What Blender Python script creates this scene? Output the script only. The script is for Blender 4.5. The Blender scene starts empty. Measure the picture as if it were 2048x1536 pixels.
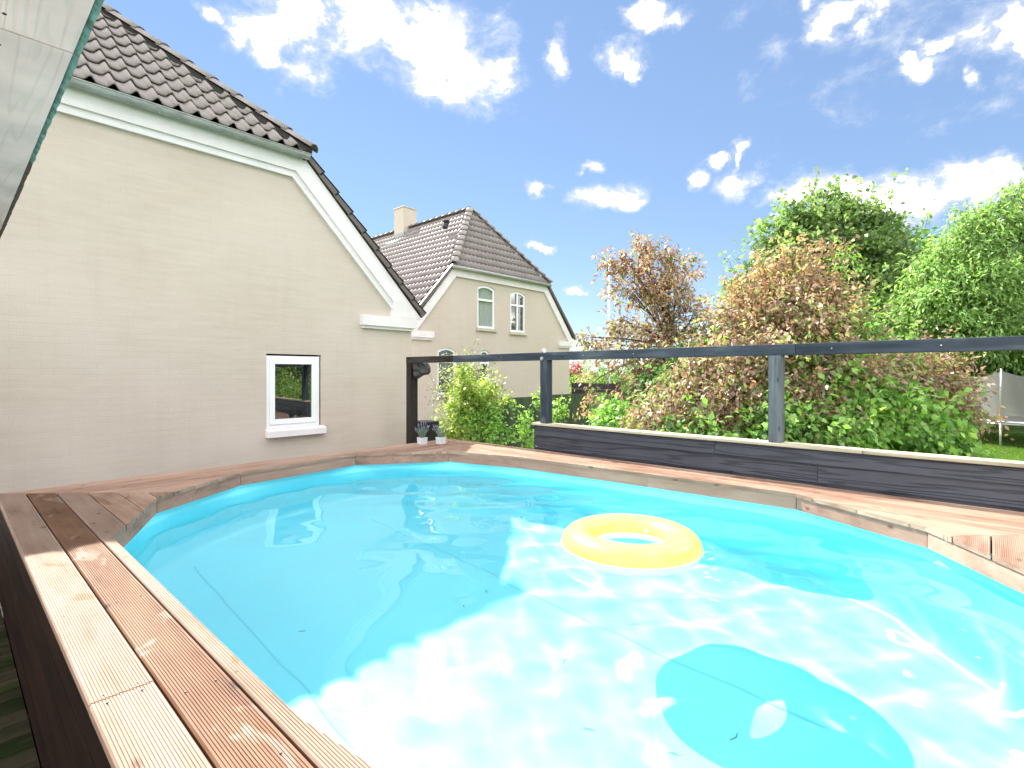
import bpy, bmesh, math, random
import numpy as np
from mathutils import Vector, Matrix
from mathutils.geometry import tessellate_polygon

sc = bpy.context.scene
COL = sc.collection
rad = math.radians

# ------------------------------------------------------------------ camera
ZC = 2.25                                  # eye height above the lawn; X runs along the house wall, Y towards the house
HEAD = rad(42.5)
FPX, HY, CX = 1045.0, 746.0, 1024.0        # focal length, horizon row and centre column in pixels of the 2048 px photograph
cam = bpy.data.cameras.new('camera')
cam_o = bpy.data.objects.new('camera', cam); COL.objects.link(cam_o)
cam_o.location = (0, 0, ZC); cam_o.rotation_euler = (rad(90), 0, HEAD - rad(90))
cam.sensor_width = 36; cam.lens = FPX / 2048 * 36
cam.shift_y = (HY - 768) / 2048
cam.clip_start = 0.02; cam.clip_end = 2000
sc.camera = cam_o

# ------------------------------------------------------------------ render settings / exposure
sc.render.engine = 'CYCLES'
sc.view_settings.view_transform = 'Standard'; sc.view_settings.look = 'None'
sc.view_settings.exposure = 1.80; sc.view_settings.gamma = 1.0
sc.cycles.use_denoising = True
try: sc.cycles.denoiser = 'OPENIMAGEDENOISE'
except Exception: pass
sc.cycles.max_bounces = 10; sc.cycles.diffuse_bounces = 5; sc.cycles.transparent_max_bounces = 16
sc.cycles.caustics_refractive = True; sc.cycles.caustics_reflective = False
sc.cycles.blur_glossy = 0.3; sc.cycles.sample_clamp_indirect = 8.0

# ------------------------------------------------------------------ sun
SUN_EL, SUN_AZ = rad(47), rad(10)          # azimuth measured from +Y towards +X
sun_dir = Vector((math.sin(SUN_AZ) * math.cos(SUN_EL), math.cos(SUN_AZ) * math.cos(SUN_EL), math.sin(SUN_EL)))
sun = bpy.data.lights.new('sun', 'SUN'); sun.energy = 4.7; sun.angle = rad(0.53); sun.color = (1.0, 0.955, 0.88)
sun_o = bpy.data.objects.new('sun', sun); COL.objects.link(sun_o)
sun_o.rotation_euler = (-sun_dir).to_track_quat('-Z', 'Y').to_euler(); sun_o.location = (0, 0, 30)
sun.cycles.is_caustics_light = True

# ------------------------------------------------------------------ pixel helpers (a pixel is only a direction)
ca, sa = math.cos(HEAD), math.sin(HEAD)
def at(x, y, d):                            # pixel + depth along the view axis
    l = (x - CX) / FPX * d
    return Vector((d * ca + l * sa, d * sa - l * ca, ZC - (y - HY) / FPX * d))
def pix_dir(x, y): return (at(x, y, 1.0) - Vector((0, 0, ZC))).normalized()

# ------------------------------------------------------------------ world: Nishita sky with cumulus
SKY_STRENGTH = 0.0525
CLOUD = 116.0                               # radiance of cloud cores in sky texture units, raised to fill the shade
world = bpy.data.worlds.new('World'); sc.world = world; world.use_nodes = True
wn, wl = world.node_tree.nodes, world.node_tree.links
wn.clear()
w_out = wn.new('ShaderNodeOutputWorld'); w_bg = wn.new('ShaderNodeBackground')
w_bg.inputs['Strength'].default_value = SKY_STRENGTH
sky = wn.new('ShaderNodeTexSky'); sky.sky_type = 'NISHITA'; sky.sun_disc = False
sky.sun_elevation = SUN_EL; sky.sun_rotation = SUN_AZ
sky.altitude = 400; sky.air_density = 0.95; sky.dust_density = 0.0; sky.ozone_density = 1.3
def build_clouds():
    rng = random.Random(11)
    tc = wn.new('ShaderNodeTexCoord'); sep = wn.new('ShaderNodeSeparateXYZ'); wl.new(tc.outputs['Generated'], sep.inputs[0])
    def m(op, a, b=None):
        n = wn.new('ShaderNodeMath'); n.operation = op
        for i, v in enumerate((a, b)):
            if v is None: continue
            if isinstance(v, (int, float)): n.inputs[i].default_value = v
            else: wl.new(v, n.inputs[i])
        return n.outputs[0]
    az = m('ARCTAN2', sep.outputs[1], sep.outputs[0]); el = m('ARCSINE', sep.outputs[2])
    cmb = wn.new('ShaderNodeCombineXYZ'); wl.new(az, cmb.inputs[0]); wl.new(el, cmb.inputs[1])
    # domain warp so that the outlines billow
    nz = wn.new('ShaderNodeTexNoise'); nz.inputs['Scale'].default_value = 11; nz.inputs['Detail'].default_value = 7; nz.inputs['Roughness'].default_value = .6
    wl.new(tc.outputs['Generated'], nz.inputs['Vector'])
    sb = wn.new('ShaderNodeVectorMath'); sb.operation = 'SUBTRACT'; wl.new(nz.outputs['Color'], sb.inputs[0]); sb.inputs[1].default_value = (.5, .5, .5)
    ws = wn.new('ShaderNodeVectorMath'); ws.operation = 'MULTIPLY_ADD'; wl.new(sb.outputs[0], ws.inputs[0]); ws.inputs[1].default_value = (.13, .10, 0); wl.new(cmb.outputs[0], ws.inputs[2])
    blobs = []
    for x, y, rx, ry in [(470, 85, 34, 34), (420, 40, 24, 24), (560, 45, 95, 60), (600, 140, 60, 52), (540, 105, 40, 40), (720, 40, 150, 60), (860, 90, 115, 75), (930, 145, 90, 62), (1000, 125, 45, 26), (930, 195, 30, 20),
                         (1110, 108, 22, 40), (1245, 108, 44, 36), (1265, 140, 16, 20), (1310, 22, 66, 24), (1690, 25, 80, 40), (1725, 70, 30, 30), (1820, 140, 36, 26), (1800, 120, 18, 22), (1950, 145, 22, 30), (2035, 45, 36, 62), (1870, 80, 36, 16),
                         (1458, 362, 38, 32), (1470, 320, 14, 34), (1385, 362, 19, 19), (1205, 398, 74, 24), (1240, 412, 40, 16), (1085, 381, 24, 16), (1180, 336, 26, 11), (1425, 318, 24, 12),
                         (1600, 382, 66, 34), (1680, 375, 90, 32), (1800, 395, 130, 34), (1940, 365, 110, 42), (1990, 345, 60, 30), (1150, 582, 26, 7), (1077, 494, 24, 7), (1610, 15, 30, 20),
                         (-120, 60, 150, 60), (300, -160, 190, 70), (800, -150, 230, 60), (1450, -190, 200, 60), (1900, -160, 150, 70), (2250, 120, 110, 60), (2300, 380, 170, 50)]:
        d0 = pix_dir(x, y); d1 = pix_dir(x + rx, y); d2 = pix_dir(x, y - ry)
        aze = lambda d: (math.atan2(d.y, d.x), math.asin(d.z))
        a0, e0 = aze(d0); a1, _ = aze(d1); _, e2 = aze(d2)
        blobs.append((a0, e0, abs(a1 - a0), abs(e2 - e0)))
    while len(blobs) < 92:                      # unseen clouds outside the frame, added large for more white fill light
        a = rng.uniform(-math.pi, math.pi); e = math.asin(rng.uniform(.05, .93))
        rel = (a - HEAD + math.pi) % (2 * math.pi) - math.pi
        if abs(rel) < rad(54) and e < rad(48): continue
        s = rng.uniform(.08, .26) ; blobs.append((a, e, s * rng.uniform(1, 1.7) / max(.35, math.cos(e)), s * rng.uniform(.5, .8)))
    t = None
    for a0, e0, ra, re in blobs:
        v = wn.new('ShaderNodeVectorMath'); v.operation = 'MULTIPLY_ADD'; wl.new(ws.outputs[0], v.inputs[0])
        v.inputs[1].default_value = (1 / ra, 1 / re, 0); v.inputs[2].default_value = (-a0 / ra, -e0 / re, 0)
        ln = wn.new('ShaderNodeVectorMath'); ln.operation = 'LENGTH'; wl.new(v.outputs[0], ln.inputs[0])
        t = ln.outputs['Value'] if t is None else m('MINIMUM', t, ln.outputs['Value'])
    n2 = wn.new('ShaderNodeTexNoise'); n2.inputs['Scale'].default_value = 13; n2.inputs['Detail'].default_value = 10; n2.inputs['Roughness'].default_value = .63; n2.inputs['Distortion'].default_value = .25
    mp = wn.new('ShaderNodeMapping'); mp.inputs['Scale'].default_value = (1, 1, 1.7); wl.new(tc.outputs['Generated'], mp.inputs[0]); wl.new(mp.outputs[0], n2.inputs['Vector'])
    dens = m('ADD', m('SUBTRACT', 1.17, t), m('MULTIPLY', m('SUBTRACT', n2.outputs[0], .5), 3.4))
    mr = wn.new('ShaderNodeMapRange'); mr.interpolation_type = 'SMOOTHSTEP'; mr.inputs['From Min'].default_value = -.50; mr.inputs['From Max'].default_value = 1.0
    wl.new(dens, mr.inputs['Value'])
    cl = m('POWER', mr.outputs[0], 1.35)
    core = wn.new('ShaderNodeMapRange'); core.interpolation_type = 'SMOOTHSTEP'; core.inputs['From Min'].default_value = .3; core.inputs['From Max'].default_value = 1.45; wl.new(dens, core.inputs['Value'])
    n3 = wn.new('ShaderNodeTexNoise'); n3.inputs['Scale'].default_value = 9; n3.inputs['Detail'].default_value = 6; n3.inputs['Roughness'].default_value = .6; wl.new(tc.outputs['Generated'], n3.inputs['Vector'])
    cr = wn.new('ShaderNodeValToRGB'); cr.color_ramp.elements[0].position = .36; cr.color_ramp.elements[1].position = .60
    cr.color_ramp.elements[0].color = (5.3, 5.5, 5.9, 1); cr.color_ramp.elements[1].color = (CLOUD, CLOUD * .965, CLOUD * .925, 1)
    wl.new(n3.outputs[0], cr.inputs[0])
    cb_ = wn.new('ShaderNodeMix'); cb_.data_type = 'RGBA'; wl.new(core.outputs[0], cb_.inputs['Factor']); cb_.inputs['A'].default_value = (6.0, 6.1, 6.3, 1); wl.new(cr.outputs[0], cb_.inputs['B'])
    ve = wn.new('ShaderNodeMix'); ve.data_type = 'RGBA'; ve.inputs['Factor'].default_value = .42; wl.new(sky.outputs[0], ve.inputs['A']); ve.inputs['B'].default_value = (2.15, 3.35, 5.6, 1)
    mx = wn.new('ShaderNodeMix'); mx.data_type = 'RGBA'; wl.new(cl, mx.inputs['Factor']); wl.new(ve.outputs['Result'], mx.inputs['A']); wl.new(cb_.outputs['Result'], mx.inputs['B'])
    wl.new(mx.outputs['Result'], w_bg.inputs['Color'])
build_clouds()
wl.new(w_bg.outputs[0], w_out.inputs[0])

# ------------------------------------------------------------------ materials
def mat_new(name):
    m = bpy.data.materials.new(name); m.use_nodes = True
    return m, m.node_tree.nodes, m.node_tree.links, m.node_tree.nodes['Principled BSDF']
def principled(name, color, rough=.6, metal=0., spec=.5, var=.0, scale=8., bump=0., bscale=40., stretch=(1, 1, 1), coat=0., dark=None):
    """colour with a noise variation towards `dark`, and fine relief"""
    m, n, l, b = mat_new(name)
    b.inputs['Roughness'].default_value = rough; b.inputs['Metallic'].default_value = metal
    b.inputs['Specular IOR Level'].default_value = spec; b.inputs['Coat Weight'].default_value = coat
    tc = n.new('ShaderNodeTexCoord'); mp = n.new('ShaderNodeMapping'); mp.inputs['Scale'].default_value = stretch
    l.new(tc.outputs['Object'], mp.inputs[0])
    if var > 0 or dark:
        nz = n.new('ShaderNodeTexNoise'); nz.inputs['Scale'].default_value = scale; nz.inputs['Detail'].default_value = 8; nz.inputs['Roughness'].default_value = .65
        l.new(mp.outputs[0], nz.inputs['Vector'])
        cr = n.new('ShaderNodeValToRGB'); dk = dark or tuple(c * (1 - var) for c in color)
        cr.color_ramp.elements[0].position = .32; cr.color_ramp.elements[1].position = .66
        cr.color_ramp.elements[0].color = (*dk, 1); cr.color_ramp.elements[1].color = (*color, 1)
        l.new(nz.outputs[0], cr.inputs[0]); l.new(cr.outputs[0], b.inputs['Base Color'])
    else: b.inputs['Base Color'].default_value = (*color, 1)
    if bump:
        nb = n.new('ShaderNodeTexNoise'); nb.inputs['Scale'].default_value = bscale; nb.inputs['Detail'].default_value = 6
        l.new(mp.outputs[0], nb.inputs['Vector'])
        bp = n.new('ShaderNodeBump'); bp.inputs['Strength'].default_value = .6; bp.inputs['Distance'].default_value = bump
        l.new(nb.outputs[0], bp.inputs['Height']); l.new(bp.outputs[0], b.inputs['Normal'])
    return m

def masonry(name, c0, c1, c2, brick=(.228, .066), bump=.0022):
    """painted thin-plastered brickwork: faint courses, washed-out patches"""
    m, n, l, b = mat_new(name); b.inputs['Roughness'].default_value = .85; b.inputs['Specular IOR Level'].default_value = .2
    tc = n.new('ShaderNodeTexCoord'); sp = n.new('ShaderNodeSeparateXYZ'); l.new(tc.outputs['Object'], sp.inputs[0])
    ad = n.new('ShaderNodeMath'); l.new(sp.outputs[0], ad.inputs[0]); l.new(sp.outputs[1], ad.inputs[1])
    cb = n.new('ShaderNodeCombineXYZ'); l.new(ad.outputs[0], cb.inputs[0]); l.new(sp.outputs[2], cb.inputs[1])
    wob = n.new('ShaderNodeTexNoise'); wob.inputs['Scale'].default_value = 3.5; wob.inputs['Detail'].default_value = 4; l.new(cb.outputs[0], wob.inputs['Vector'])
    wv = n.new('ShaderNodeVectorMath'); wv.operation = 'MULTIPLY_ADD'; l.new(wob.outputs['Color'], wv.inputs[0]); wv.inputs[1].default_value = (.05, .03, 0); l.new(cb.outputs[0], wv.inputs[2])
    br = n.new('ShaderNodeTexBrick'); br.inputs['Scale'].default_value = 1; br.inputs['Brick Width'].default_value = brick[0]; br.inputs['Row Height'].default_value = brick[1]
    br.inputs['Mortar Size'].default_value = .006; br.inputs['Mortar Smooth'].default_value = .9
    br.inputs['Color1'].default_value = (1, 1, 1, 1); br.inputs['Color2'].default_value = (.8, .8, .8, 1); br.inputs['Mortar'].default_value = (.25, .25, .25, 1)
    l.new(wv.outputs[0], br.inputs['Vector'])
    st = n.new('ShaderNodeMapping'); st.inputs['Scale'].default_value = (1.1, 7, 1); l.new(cb.outputs[0], st.inputs[0])
    n1 = n.new('ShaderNodeTexNoise'); n1.inputs['Scale'].default_value = 1.7; n1.inputs['Detail'].default_value = 9; n1.inputs['Roughness'].default_value = .66; l.new(st.outputs[0], n1.inputs['Vector'])
    n2 = n.new('ShaderNodeTexNoise'); n2.inputs['Scale'].default_value = .55; n2.inputs['Detail'].default_value = 5; l.new(cb.outputs[0], n2.inputs['Vector'])
    cr = n.new('ShaderNodeValToRGB'); e = cr.color_ramp.elements; e[0].position = .28; e[0].color = (*c0, 1); e[1].position = .62; e[1].color = (*c1, 1)
    l.new(n1.outputs[0], cr.inputs[0])
    mx = n.new('ShaderNodeMix'); mx.data_type = 'RGBA'; l.new(cr.outputs[0], mx.inputs['A']); mx.inputs['B'].default_value = (*c2, 1)
    mr = n.new('ShaderNodeMapRange'); mr.inputs['From Min'].default_value = .38; mr.inputs['From Max'].default_value = .66; mr.inputs['To Max'].default_value = .7; l.new(n2.outputs[0], mr.inputs['Value'])
    l.new(mr.outputs[0], mx.inputs['Factor'])
    mj = n.new('ShaderNodeMix'); mj.data_type = 'RGBA'; mj.blend_type = 'MULTIPLY'; mj.inputs['Factor'].default_value = .045
    l.new(mx.outputs['Result'], mj.inputs['A']); l.new(br.outputs['Color'], mj.inputs['B']); l.new(mj.outputs['Result'], b.inputs['Base Color'])
    sv = n.new('ShaderNodeMapping'); sv.inputs['Scale'].default_value = (5, .45, 1); l.new(cb.outputs[0], sv.inputs[0])      # faint rain streaks and patches
    n5 = n.new('ShaderNodeTexNoise'); n5.inputs['Scale'].default_value = 1; n5.inputs['Detail'].default_value = 7; n5.inputs['Roughness'].default_value = .6; l.new(sv.outputs[0], n5.inputs['Vector'])
    m5 = n.new('ShaderNodeMapRange'); m5.inputs['From Min'].default_value = .52; m5.inputs['From Max'].default_value = .75; m5.inputs['To Min'].default_value = 1.0; m5.inputs['To Max'].default_value = .955; l.new(n5.outputs[0], m5.inputs['Value'])
    x5 = n.new('ShaderNodeMix'); x5.data_type = 'RGBA'; x5.blend_type = 'MULTIPLY'; x5.inputs['Factor'].default_value = 1; l.new(mj.outputs['Result'], x5.inputs['A']); l.new(m5.outputs[0], x5.inputs['B']); l.new(x5.outputs['Result'], b.inputs['Base Color'])
    n3 = n.new('ShaderNodeTexNoise'); n3.inputs['Scale'].default_value = 30; n3.inputs['Detail'].default_value = 5; l.new(st.outputs[0], n3.inputs['Vector'])
    hs = n.new('ShaderNodeMath'); hs.operation = 'MULTIPLY_ADD'; l.new(n3.outputs[0], hs.inputs[0]); hs.inputs[1].default_value = 2.6; l.new(br.outputs['Color'], hs.inputs[2])
    bp = n.new('ShaderNodeBump'); bp.inputs['Strength'].default_value = .55; bp.inputs['Distance'].default_value = bump; l.new(hs.outputs[0], bp.inputs['Height']); l.new(bp.outputs[0], b.inputs['Normal'])
    return m

def wood(name, axis, c_dark, c_mid, c_light, rough=.62, knots=True, grain=1.0, bump=.0012, stain=None, rnd=.25):
    """weathered timber, grain along `axis` (0 = X, 1 = Y, 2 = Z) in object space"""
    m, n, l, b = mat_new(name); b.inputs['Roughness'].default_value = max(rough, .6); b.inputs['Specular IOR Level'].default_value = .12
    tc = n.new('ShaderNodeTexCoord'); oi = n.new('ShaderNodeObjectInfo')
    off = n.new('ShaderNodeVectorMath'); off.operation = 'SCALE'; off.inputs[0].default_value = (13, 29, 17); l.new(oi.outputs['Random'], off.inputs['Scale'])
    addv = n.new('ShaderNodeVectorMath'); l.new(tc.outputs['Object'], addv.inputs[0]); l.new(off.outputs[0], addv.inputs[1])
    mp = n.new('ShaderNodeMapping'); s = [26 * grain] * 3; s[axis] = 1.4 * grain; mp.inputs['Scale'].default_value = s; l.new(addv.outputs[0], mp.inputs[0])
    n1 = n.new('ShaderNodeTexNoise'); n1.inputs['Scale'].default_value = 1; n1.inputs['Detail'].default_value = 8; n1.inputs['Roughness'].default_value = .62; n1.inputs['Distortion'].default_value = .5
    l.new(mp.outputs[0], n1.inputs['Vector'])
    mp2 = n.new('ShaderNodeMapping'); s2 = [6] * 3; s2[axis] = 1.6; mp2.inputs['Scale'].default_value = s2; l.new(addv.outputs[0], mp2.inputs[0])
    n2 = n.new('ShaderNodeTexNoise'); n2.inputs['Scale'].default_value = 1; n2.inputs['Detail'].default_value = 6; n2.inputs['Roughness'].default_value = .6; l.new(mp2.outputs[0], n2.inputs['Vector'])
    mixn = n.new('ShaderNodeMath'); mixn.operation = 'MULTIPLY_ADD'; l.new(n2.outputs[0], mixn.inputs[0]); mixn.inputs[1].default_value = .75
    h = n.new('ShaderNodeMath'); h.operation = 'MULTIPLY'; l.new(n1.outputs[0], h.inputs[0]); h.inputs[1].default_value = .45; l.new(h.outputs[0], mixn.inputs[2])
    rn = n.new('ShaderNodeMath'); rn.operation = 'MULTIPLY_ADD'; l.new(oi.outputs['Random'], rn.inputs[0]); rn.inputs[1].default_value = rnd; rn.inputs[2].default_value = -rnd / 2
    sm = n.new('ShaderNodeMath'); l.new(mixn.outputs[0], sm.inputs[0]); l.new(rn.outputs[0], sm.inputs[1])
    cr = n.new('ShaderNodeValToRGB'); e = cr.color_ramp.elements; e[0].position = .36; e[0].color = (*c_dark, 1); e[1].position = .8; e[1].color = (*c_light, 1)
    em = e.new(.57); em.color = (*c_mid, 1)
    l.new(sm.outputs[0], cr.inputs[0]); col = cr.outputs[0]
    if stain:                                    # water marks and old oil with an outline of their own
        mp3 = n.new('ShaderNodeMapping'); s3 = [5.] * 3; s3[axis] = 1.9; mp3.inputs['Scale'].default_value = s3; l.new(addv.outputs[0], mp3.inputs[0])
        n4 = n.new('ShaderNodeTexNoise'); n4.inputs['Scale'].default_value = 1; n4.inputs['Detail'].default_value = 7; n4.inputs['Roughness'].default_value = .55; n4.inputs['Distortion'].default_value = .9; l.new(mp3.outputs[0], n4.inputs['Vector'])
        mr = n.new('ShaderNodeMapRange'); mr.inputs['From Min'].default_value = stain[1]; mr.inputs['From Max'].default_value = stain[1] + .035; l.new(n4.outputs[0], mr.inputs['Value'])
        mx = n.new('ShaderNodeMix'); mx.data_type = 'RGBA'; l.new(mr.outputs[0], mx.inputs['Factor']); l.new(col, mx.inputs['A'])
        mu = n.new('ShaderNodeMix'); mu.data_type = 'RGBA'; mu.blend_type = 'MULTIPLY'; mu.inputs['Factor'].default_value = 1; l.new(col, mu.inputs['A']); mu.inputs['B'].default_value = (*stain[0], 1)
        l.new(mu.outputs['Result'], mx.inputs['B']); col = mx.outputs['Result']
    if knots:
        mp4 = n.new('ShaderNodeMapping'); s4 = [9.] * 3; s4[axis] = 4.; mp4.inputs['Scale'].default_value = s4; l.new(addv.outputs[0], mp4.inputs[0])
        vo = n.new('ShaderNodeTexVoronoi'); vo.inputs['Scale'].default_value = 1; l.new(mp4.outputs[0], vo.inputs['Vector'])
        mr2 = n.new('ShaderNodeMapRange'); mr2.inputs['From Min'].default_value = .05; mr2.inputs['From Max'].default_value = .14; mr2.inputs['To Min'].default_value = .75; mr2.inputs['To Max'].default_value = 0; l.new(vo.outputs['Distance'], mr2.inputs['Value'])
        mk = n.new('ShaderNodeMix'); mk.data_type = 'RGBA'; l.new(mr2.outputs[0], mk.inputs['Factor']); l.new(col, mk.inputs['A']); mk.inputs['B'].default_value = (*[c * .45 for c in c_dark], 1); col = mk.outputs['Result']
    l.new(col, b.inputs['Base Color'])
    bp = n.new('ShaderNodeBump'); bp.inputs['Strength'].default_value = .7; bp.inputs['Distance'].default_value = bump; l.new(n1.outputs[0], bp.inputs['Height']); l.new(bp.outputs[0], b.inputs['Normal'])
    return m

def embossed(name, axis, across, c_line, c_body, rough=.6, dist=.004, scale=18., stain=None, lines=.6):
    """fibre board with pressed cathedral grain running along `axis`"""
    m, n, l, b = mat_new(name); b.inputs['Roughness'].default_value = rough; b.inputs['Specular IOR Level'].default_value = .35
    tc = n.new('ShaderNodeTexCoord'); oi = n.new('ShaderNodeObjectInfo')
    off = n.new('ShaderNodeVectorMath'); off.operation = 'SCALE'; off.inputs[0].default_value = (3.1, 5.7, 4.3); l.new(oi.outputs['Random'], off.inputs['Scale'])
    ad = n.new('ShaderNodeVectorMath'); l.new(tc.outputs['Object'], ad.inputs[0]); l.new(off.outputs[0], ad.inputs[1])
    mp = n.new('ShaderNodeMapping'); sc_ = [13.] * 3; sc_[axis] = .55; mp.inputs['Scale'].default_value = sc_; l.new(ad.outputs[0], mp.inputs[0])
    nz = n.new('ShaderNodeTexNoise'); nz.inputs['Scale'].default_value = .8; nz.inputs['Detail'].default_value = 2.5; nz.inputs['Roughness'].default_value = .45; l.new(mp.outputs[0], nz.inputs['Vector'])
    ml = n.new('ShaderNodeMath'); ml.operation = 'MULTIPLY'; l.new(nz.outputs[0], ml.inputs[0]); ml.inputs[1].default_value = scale
    fr = n.new('ShaderNodeMath'); fr.operation = 'PINGPONG'; l.new(ml.outputs[0], fr.inputs[0]); fr.inputs[1].default_value = .5
    mr = n.new('ShaderNodeMapRange'); mr.interpolation_type = 'SMOOTHSTEP'; mr.inputs['From Min'].default_value = .03; mr.inputs['From Max'].default_value = .2; l.new(fr.outputs[0], mr.inputs['Value'])
    mx = n.new('ShaderNodeMix'); mx.data_type = 'RGBA'; l.new(mr.outputs[0], mx.inputs['Factor']); mx.inputs['A'].default_value = (*[c_body[i] * (1 - lines) + c_line[i] * lines for i in range(3)], 1); mx.inputs['B'].default_value = (*c_body, 1)
    n2 = n.new('ShaderNodeTexNoise'); n2.inputs['Scale'].default_value = 4; n2.inputs['Detail'].default_value = 8; l.new(ad.outputs[0], n2.inputs['Vector'])
    va = n.new('ShaderNodeMapRange'); va.inputs['From Min'].default_value = .3; va.inputs['From Max'].default_value = .7; va.inputs['To Min'].default_value = .8; va.inputs['To Max'].default_value = 1.1; l.new(n2.outputs[0], va.inputs['Value'])
    mu = n.new('ShaderNodeMix'); mu.data_type = 'RGBA'; mu.blend_type = 'MULTIPLY'; mu.inputs['Factor'].default_value = 1; l.new(mx.outputs['Result'], mu.inputs['A']); l.new(va.outputs[0], mu.inputs['B']); col = mu.outputs['Result']
    if stain:
        n3 = n.new('ShaderNodeTexNoise'); n3.inputs['Scale'].default_value = 2.3; n3.inputs['Detail'].default_value = 9; n3.inputs['Roughness'].default_value = .72; l.new(ad.outputs[0], n3.inputs['Vector'])
        ms = n.new('ShaderNodeMapRange'); ms.inputs['From Min'].default_value = stain[1]; ms.inputs['From Max'].default_value = stain[1] + .12; ms.inputs['To Max'].default_value = .55; l.new(n3.outputs[0], ms.inputs['Value'])
        mk = n.new('ShaderNodeMix'); mk.data_type = 'RGBA'; l.new(ms.outputs[0], mk.inputs['Factor']); l.new(col, mk.inputs['A']); mk.inputs['B'].default_value = (*stain[0], 1); col = mk.outputs['Result']
    l.new(col, b.inputs['Base Color'])
    bp = n.new('ShaderNodeBump'); bp.inputs['Strength'].default_value = .8; bp.inputs['Distance'].default_value = dist; l.new(mr.outputs[0], bp.inputs['Height']); l.new(bp.outputs[0], b.inputs['Normal'])
    return m

def leaf_mat(name, trans=.45, rough=.42):
    m, n, l, b = mat_new(name)
    at_ = n.new('ShaderNodeAttribute'); at_.attribute_name = 'Col'
    l.new(at_.outputs['Color'], b.inputs['Base Color']); b.inputs['Roughness'].default_value = rough; b.inputs['Specular IOR Level'].default_value = .45
    tr = n.new('ShaderNodeBsdfTranslucent'); hs = n.new('ShaderNodeMix'); hs.data_type = 'RGBA'; hs.blend_type = 'MULTIPLY'; hs.inputs['Factor'].default_value = 1
    l.new(at_.outputs['Color'], hs.inputs['A']); hs.inputs['B'].default_value = (1.35, 1.42, .95, 1); l.new(hs.outputs['Result'], tr.inputs['Color'])
    mx = n.new('ShaderNodeMixShader'); mx.inputs[0].default_value = trans; l.new(b.outputs[0], mx.inputs[1]); l.new(tr.outputs[0], mx.inputs[2])
    l.new(mx.outputs[0], n['Material Output'].inputs['Surface'])
    return m

M = {}
M['wall'] = masonry('cream_painted_brick', (.49, .415, .348), (.55, .472, .405), (.59, .515, .458))
M['wall2'] = masonry('cream_painted_brick_far', (.51, .435, .37), (.55, .475, .41), (.575, .50, .445))
M['white'] = principled('white_paint', (.77, .73, .74), .55, var=.10, scale=3, bump=.0008, bscale=60)
M['upvc'] = principled('white_window_plastic', (.82, .83, .85), .32)
M['sillc'] = principled('concrete_sill', (.56, .51, .43), .8, var=.25, scale=6, bump=.001)
M['tile'] = principled('brown_concrete_tile', (.33, .285, .27), .42, var=.30, scale=5, bump=.0012, bscale=55)
M['tile2'] = principled('brown_concrete_tile_far', (.25, .212, .205), .5, var=.28, scale=1.6)
M['verge'] = principled('brown_verge_tile', (.125, .098, .085), .5, var=.2, scale=4)
M['felt'] = principled('roof_underlay', (.03, .028, .027), .9)
M['zinc'] = principled('weathered_zinc', (.42, .43, .42), .5, metal=.35, var=.35, scale=7, stretch=(1, 1, 3))
M['copper'] = principled('patina_drip_edge', (.24, .46, .43), .6, var=.2, scale=26, dark=(.05, .12, .09), bump=.002, bscale=90)
M['rust'] = principled('rusty_drip_edge', (.20, .14, .11), .8, var=.5, scale=40, bump=.002, bscale=90)
M['soffit'] = embossed('cream_soffit_board', 1, 0, (.50, .43, .37), (.95, .68, .66), .7, .0015, 11, lines=.16)
M['black_timber'] = wood('charcoal_timber_y', 1, (.022, .028, .038), (.05, .06, .08), (.15, .16, .17), rough=.55, knots=True, bump=.003, stain=((2.3, 2.25, 1.9), .66))
M['black_post'] = wood('charcoal_timber_z', 2, (.022, .028, .038), (.05, .06, .08), (.15, .16, .17), rough=.55, knots=True, bump=.003, stain=((2.3, 2.25, 1.9), .66))
M['brown_post'] = wood('dark_brown_timber_z', 2, (.018, .016, .014), (.032, .028, .025), (.06, .055, .05), rough=.6, bump=.002)
M['clad'] = embossed('charcoal_cladding', 1, 2, (.008, .009, .013), (.050, .053, .070), .5, .003, 9, stain=((.24, .225, .20), .63), lines=.6)
M['cap'] = wood('greyed_cap_timber', 1, (.24, .21, .15), (.42, .37, .27), (.55, .49, .37), rough=.75, knots=True, grain=1.3)
M['deck_y'] = wood('hardwood_deck_y', 1, (.20, .115, .08), (.33, .22, .16), (.43, .31, .235), stain=((.66, .58, .52), .62))
M['deck_x'] = wood('hardwood_deck_x', 0, (.20, .115, .08), (.33, .215, .16), (.43, .31, .235), stain=((.70, .62, .56), .64))
M['deck_pale'] = wood('bleached_deck_y', 1, (.15, .092, .062), (.25, .172, .13), (.31, .228, .18), stain=((.80, .70, .52), .62), rnd=.05)
M['deck_wet'] = wood('oiled_deck_y', 1, (.014, .011, .010), (.14, .070, .040), (.20, .118, .072), stain=((1.5, 2.0, 2.7), .565), rough=.45, rnd=.05)
M['fascia'] = wood('fascia_timber', 0, (.18, .10, .075), (.33, .19, .14), (.41, .26, .20), rough=.7, grain=.8, rnd=.15)
M['fascia_end'] = wood('fascia_timber_y', 1, (.18, .10, .075), (.33, .19, .14), (.41, .26, .20), rough=.7, grain=.8, rnd=.15)
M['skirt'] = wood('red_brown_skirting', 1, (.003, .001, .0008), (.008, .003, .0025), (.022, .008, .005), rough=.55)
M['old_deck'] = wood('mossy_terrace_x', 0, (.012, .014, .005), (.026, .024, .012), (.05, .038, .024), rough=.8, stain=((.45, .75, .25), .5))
M['plaster'] = principled('grey_render', (.45, .43, .40), .85, var=.2, scale=3)
M['green_fence'] = wood('green_fence_z', 2, (.03, .048, .03), (.055, .082, .05), (.09, .12, .078), rough=.75, knots=False, grain=.6)
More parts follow.
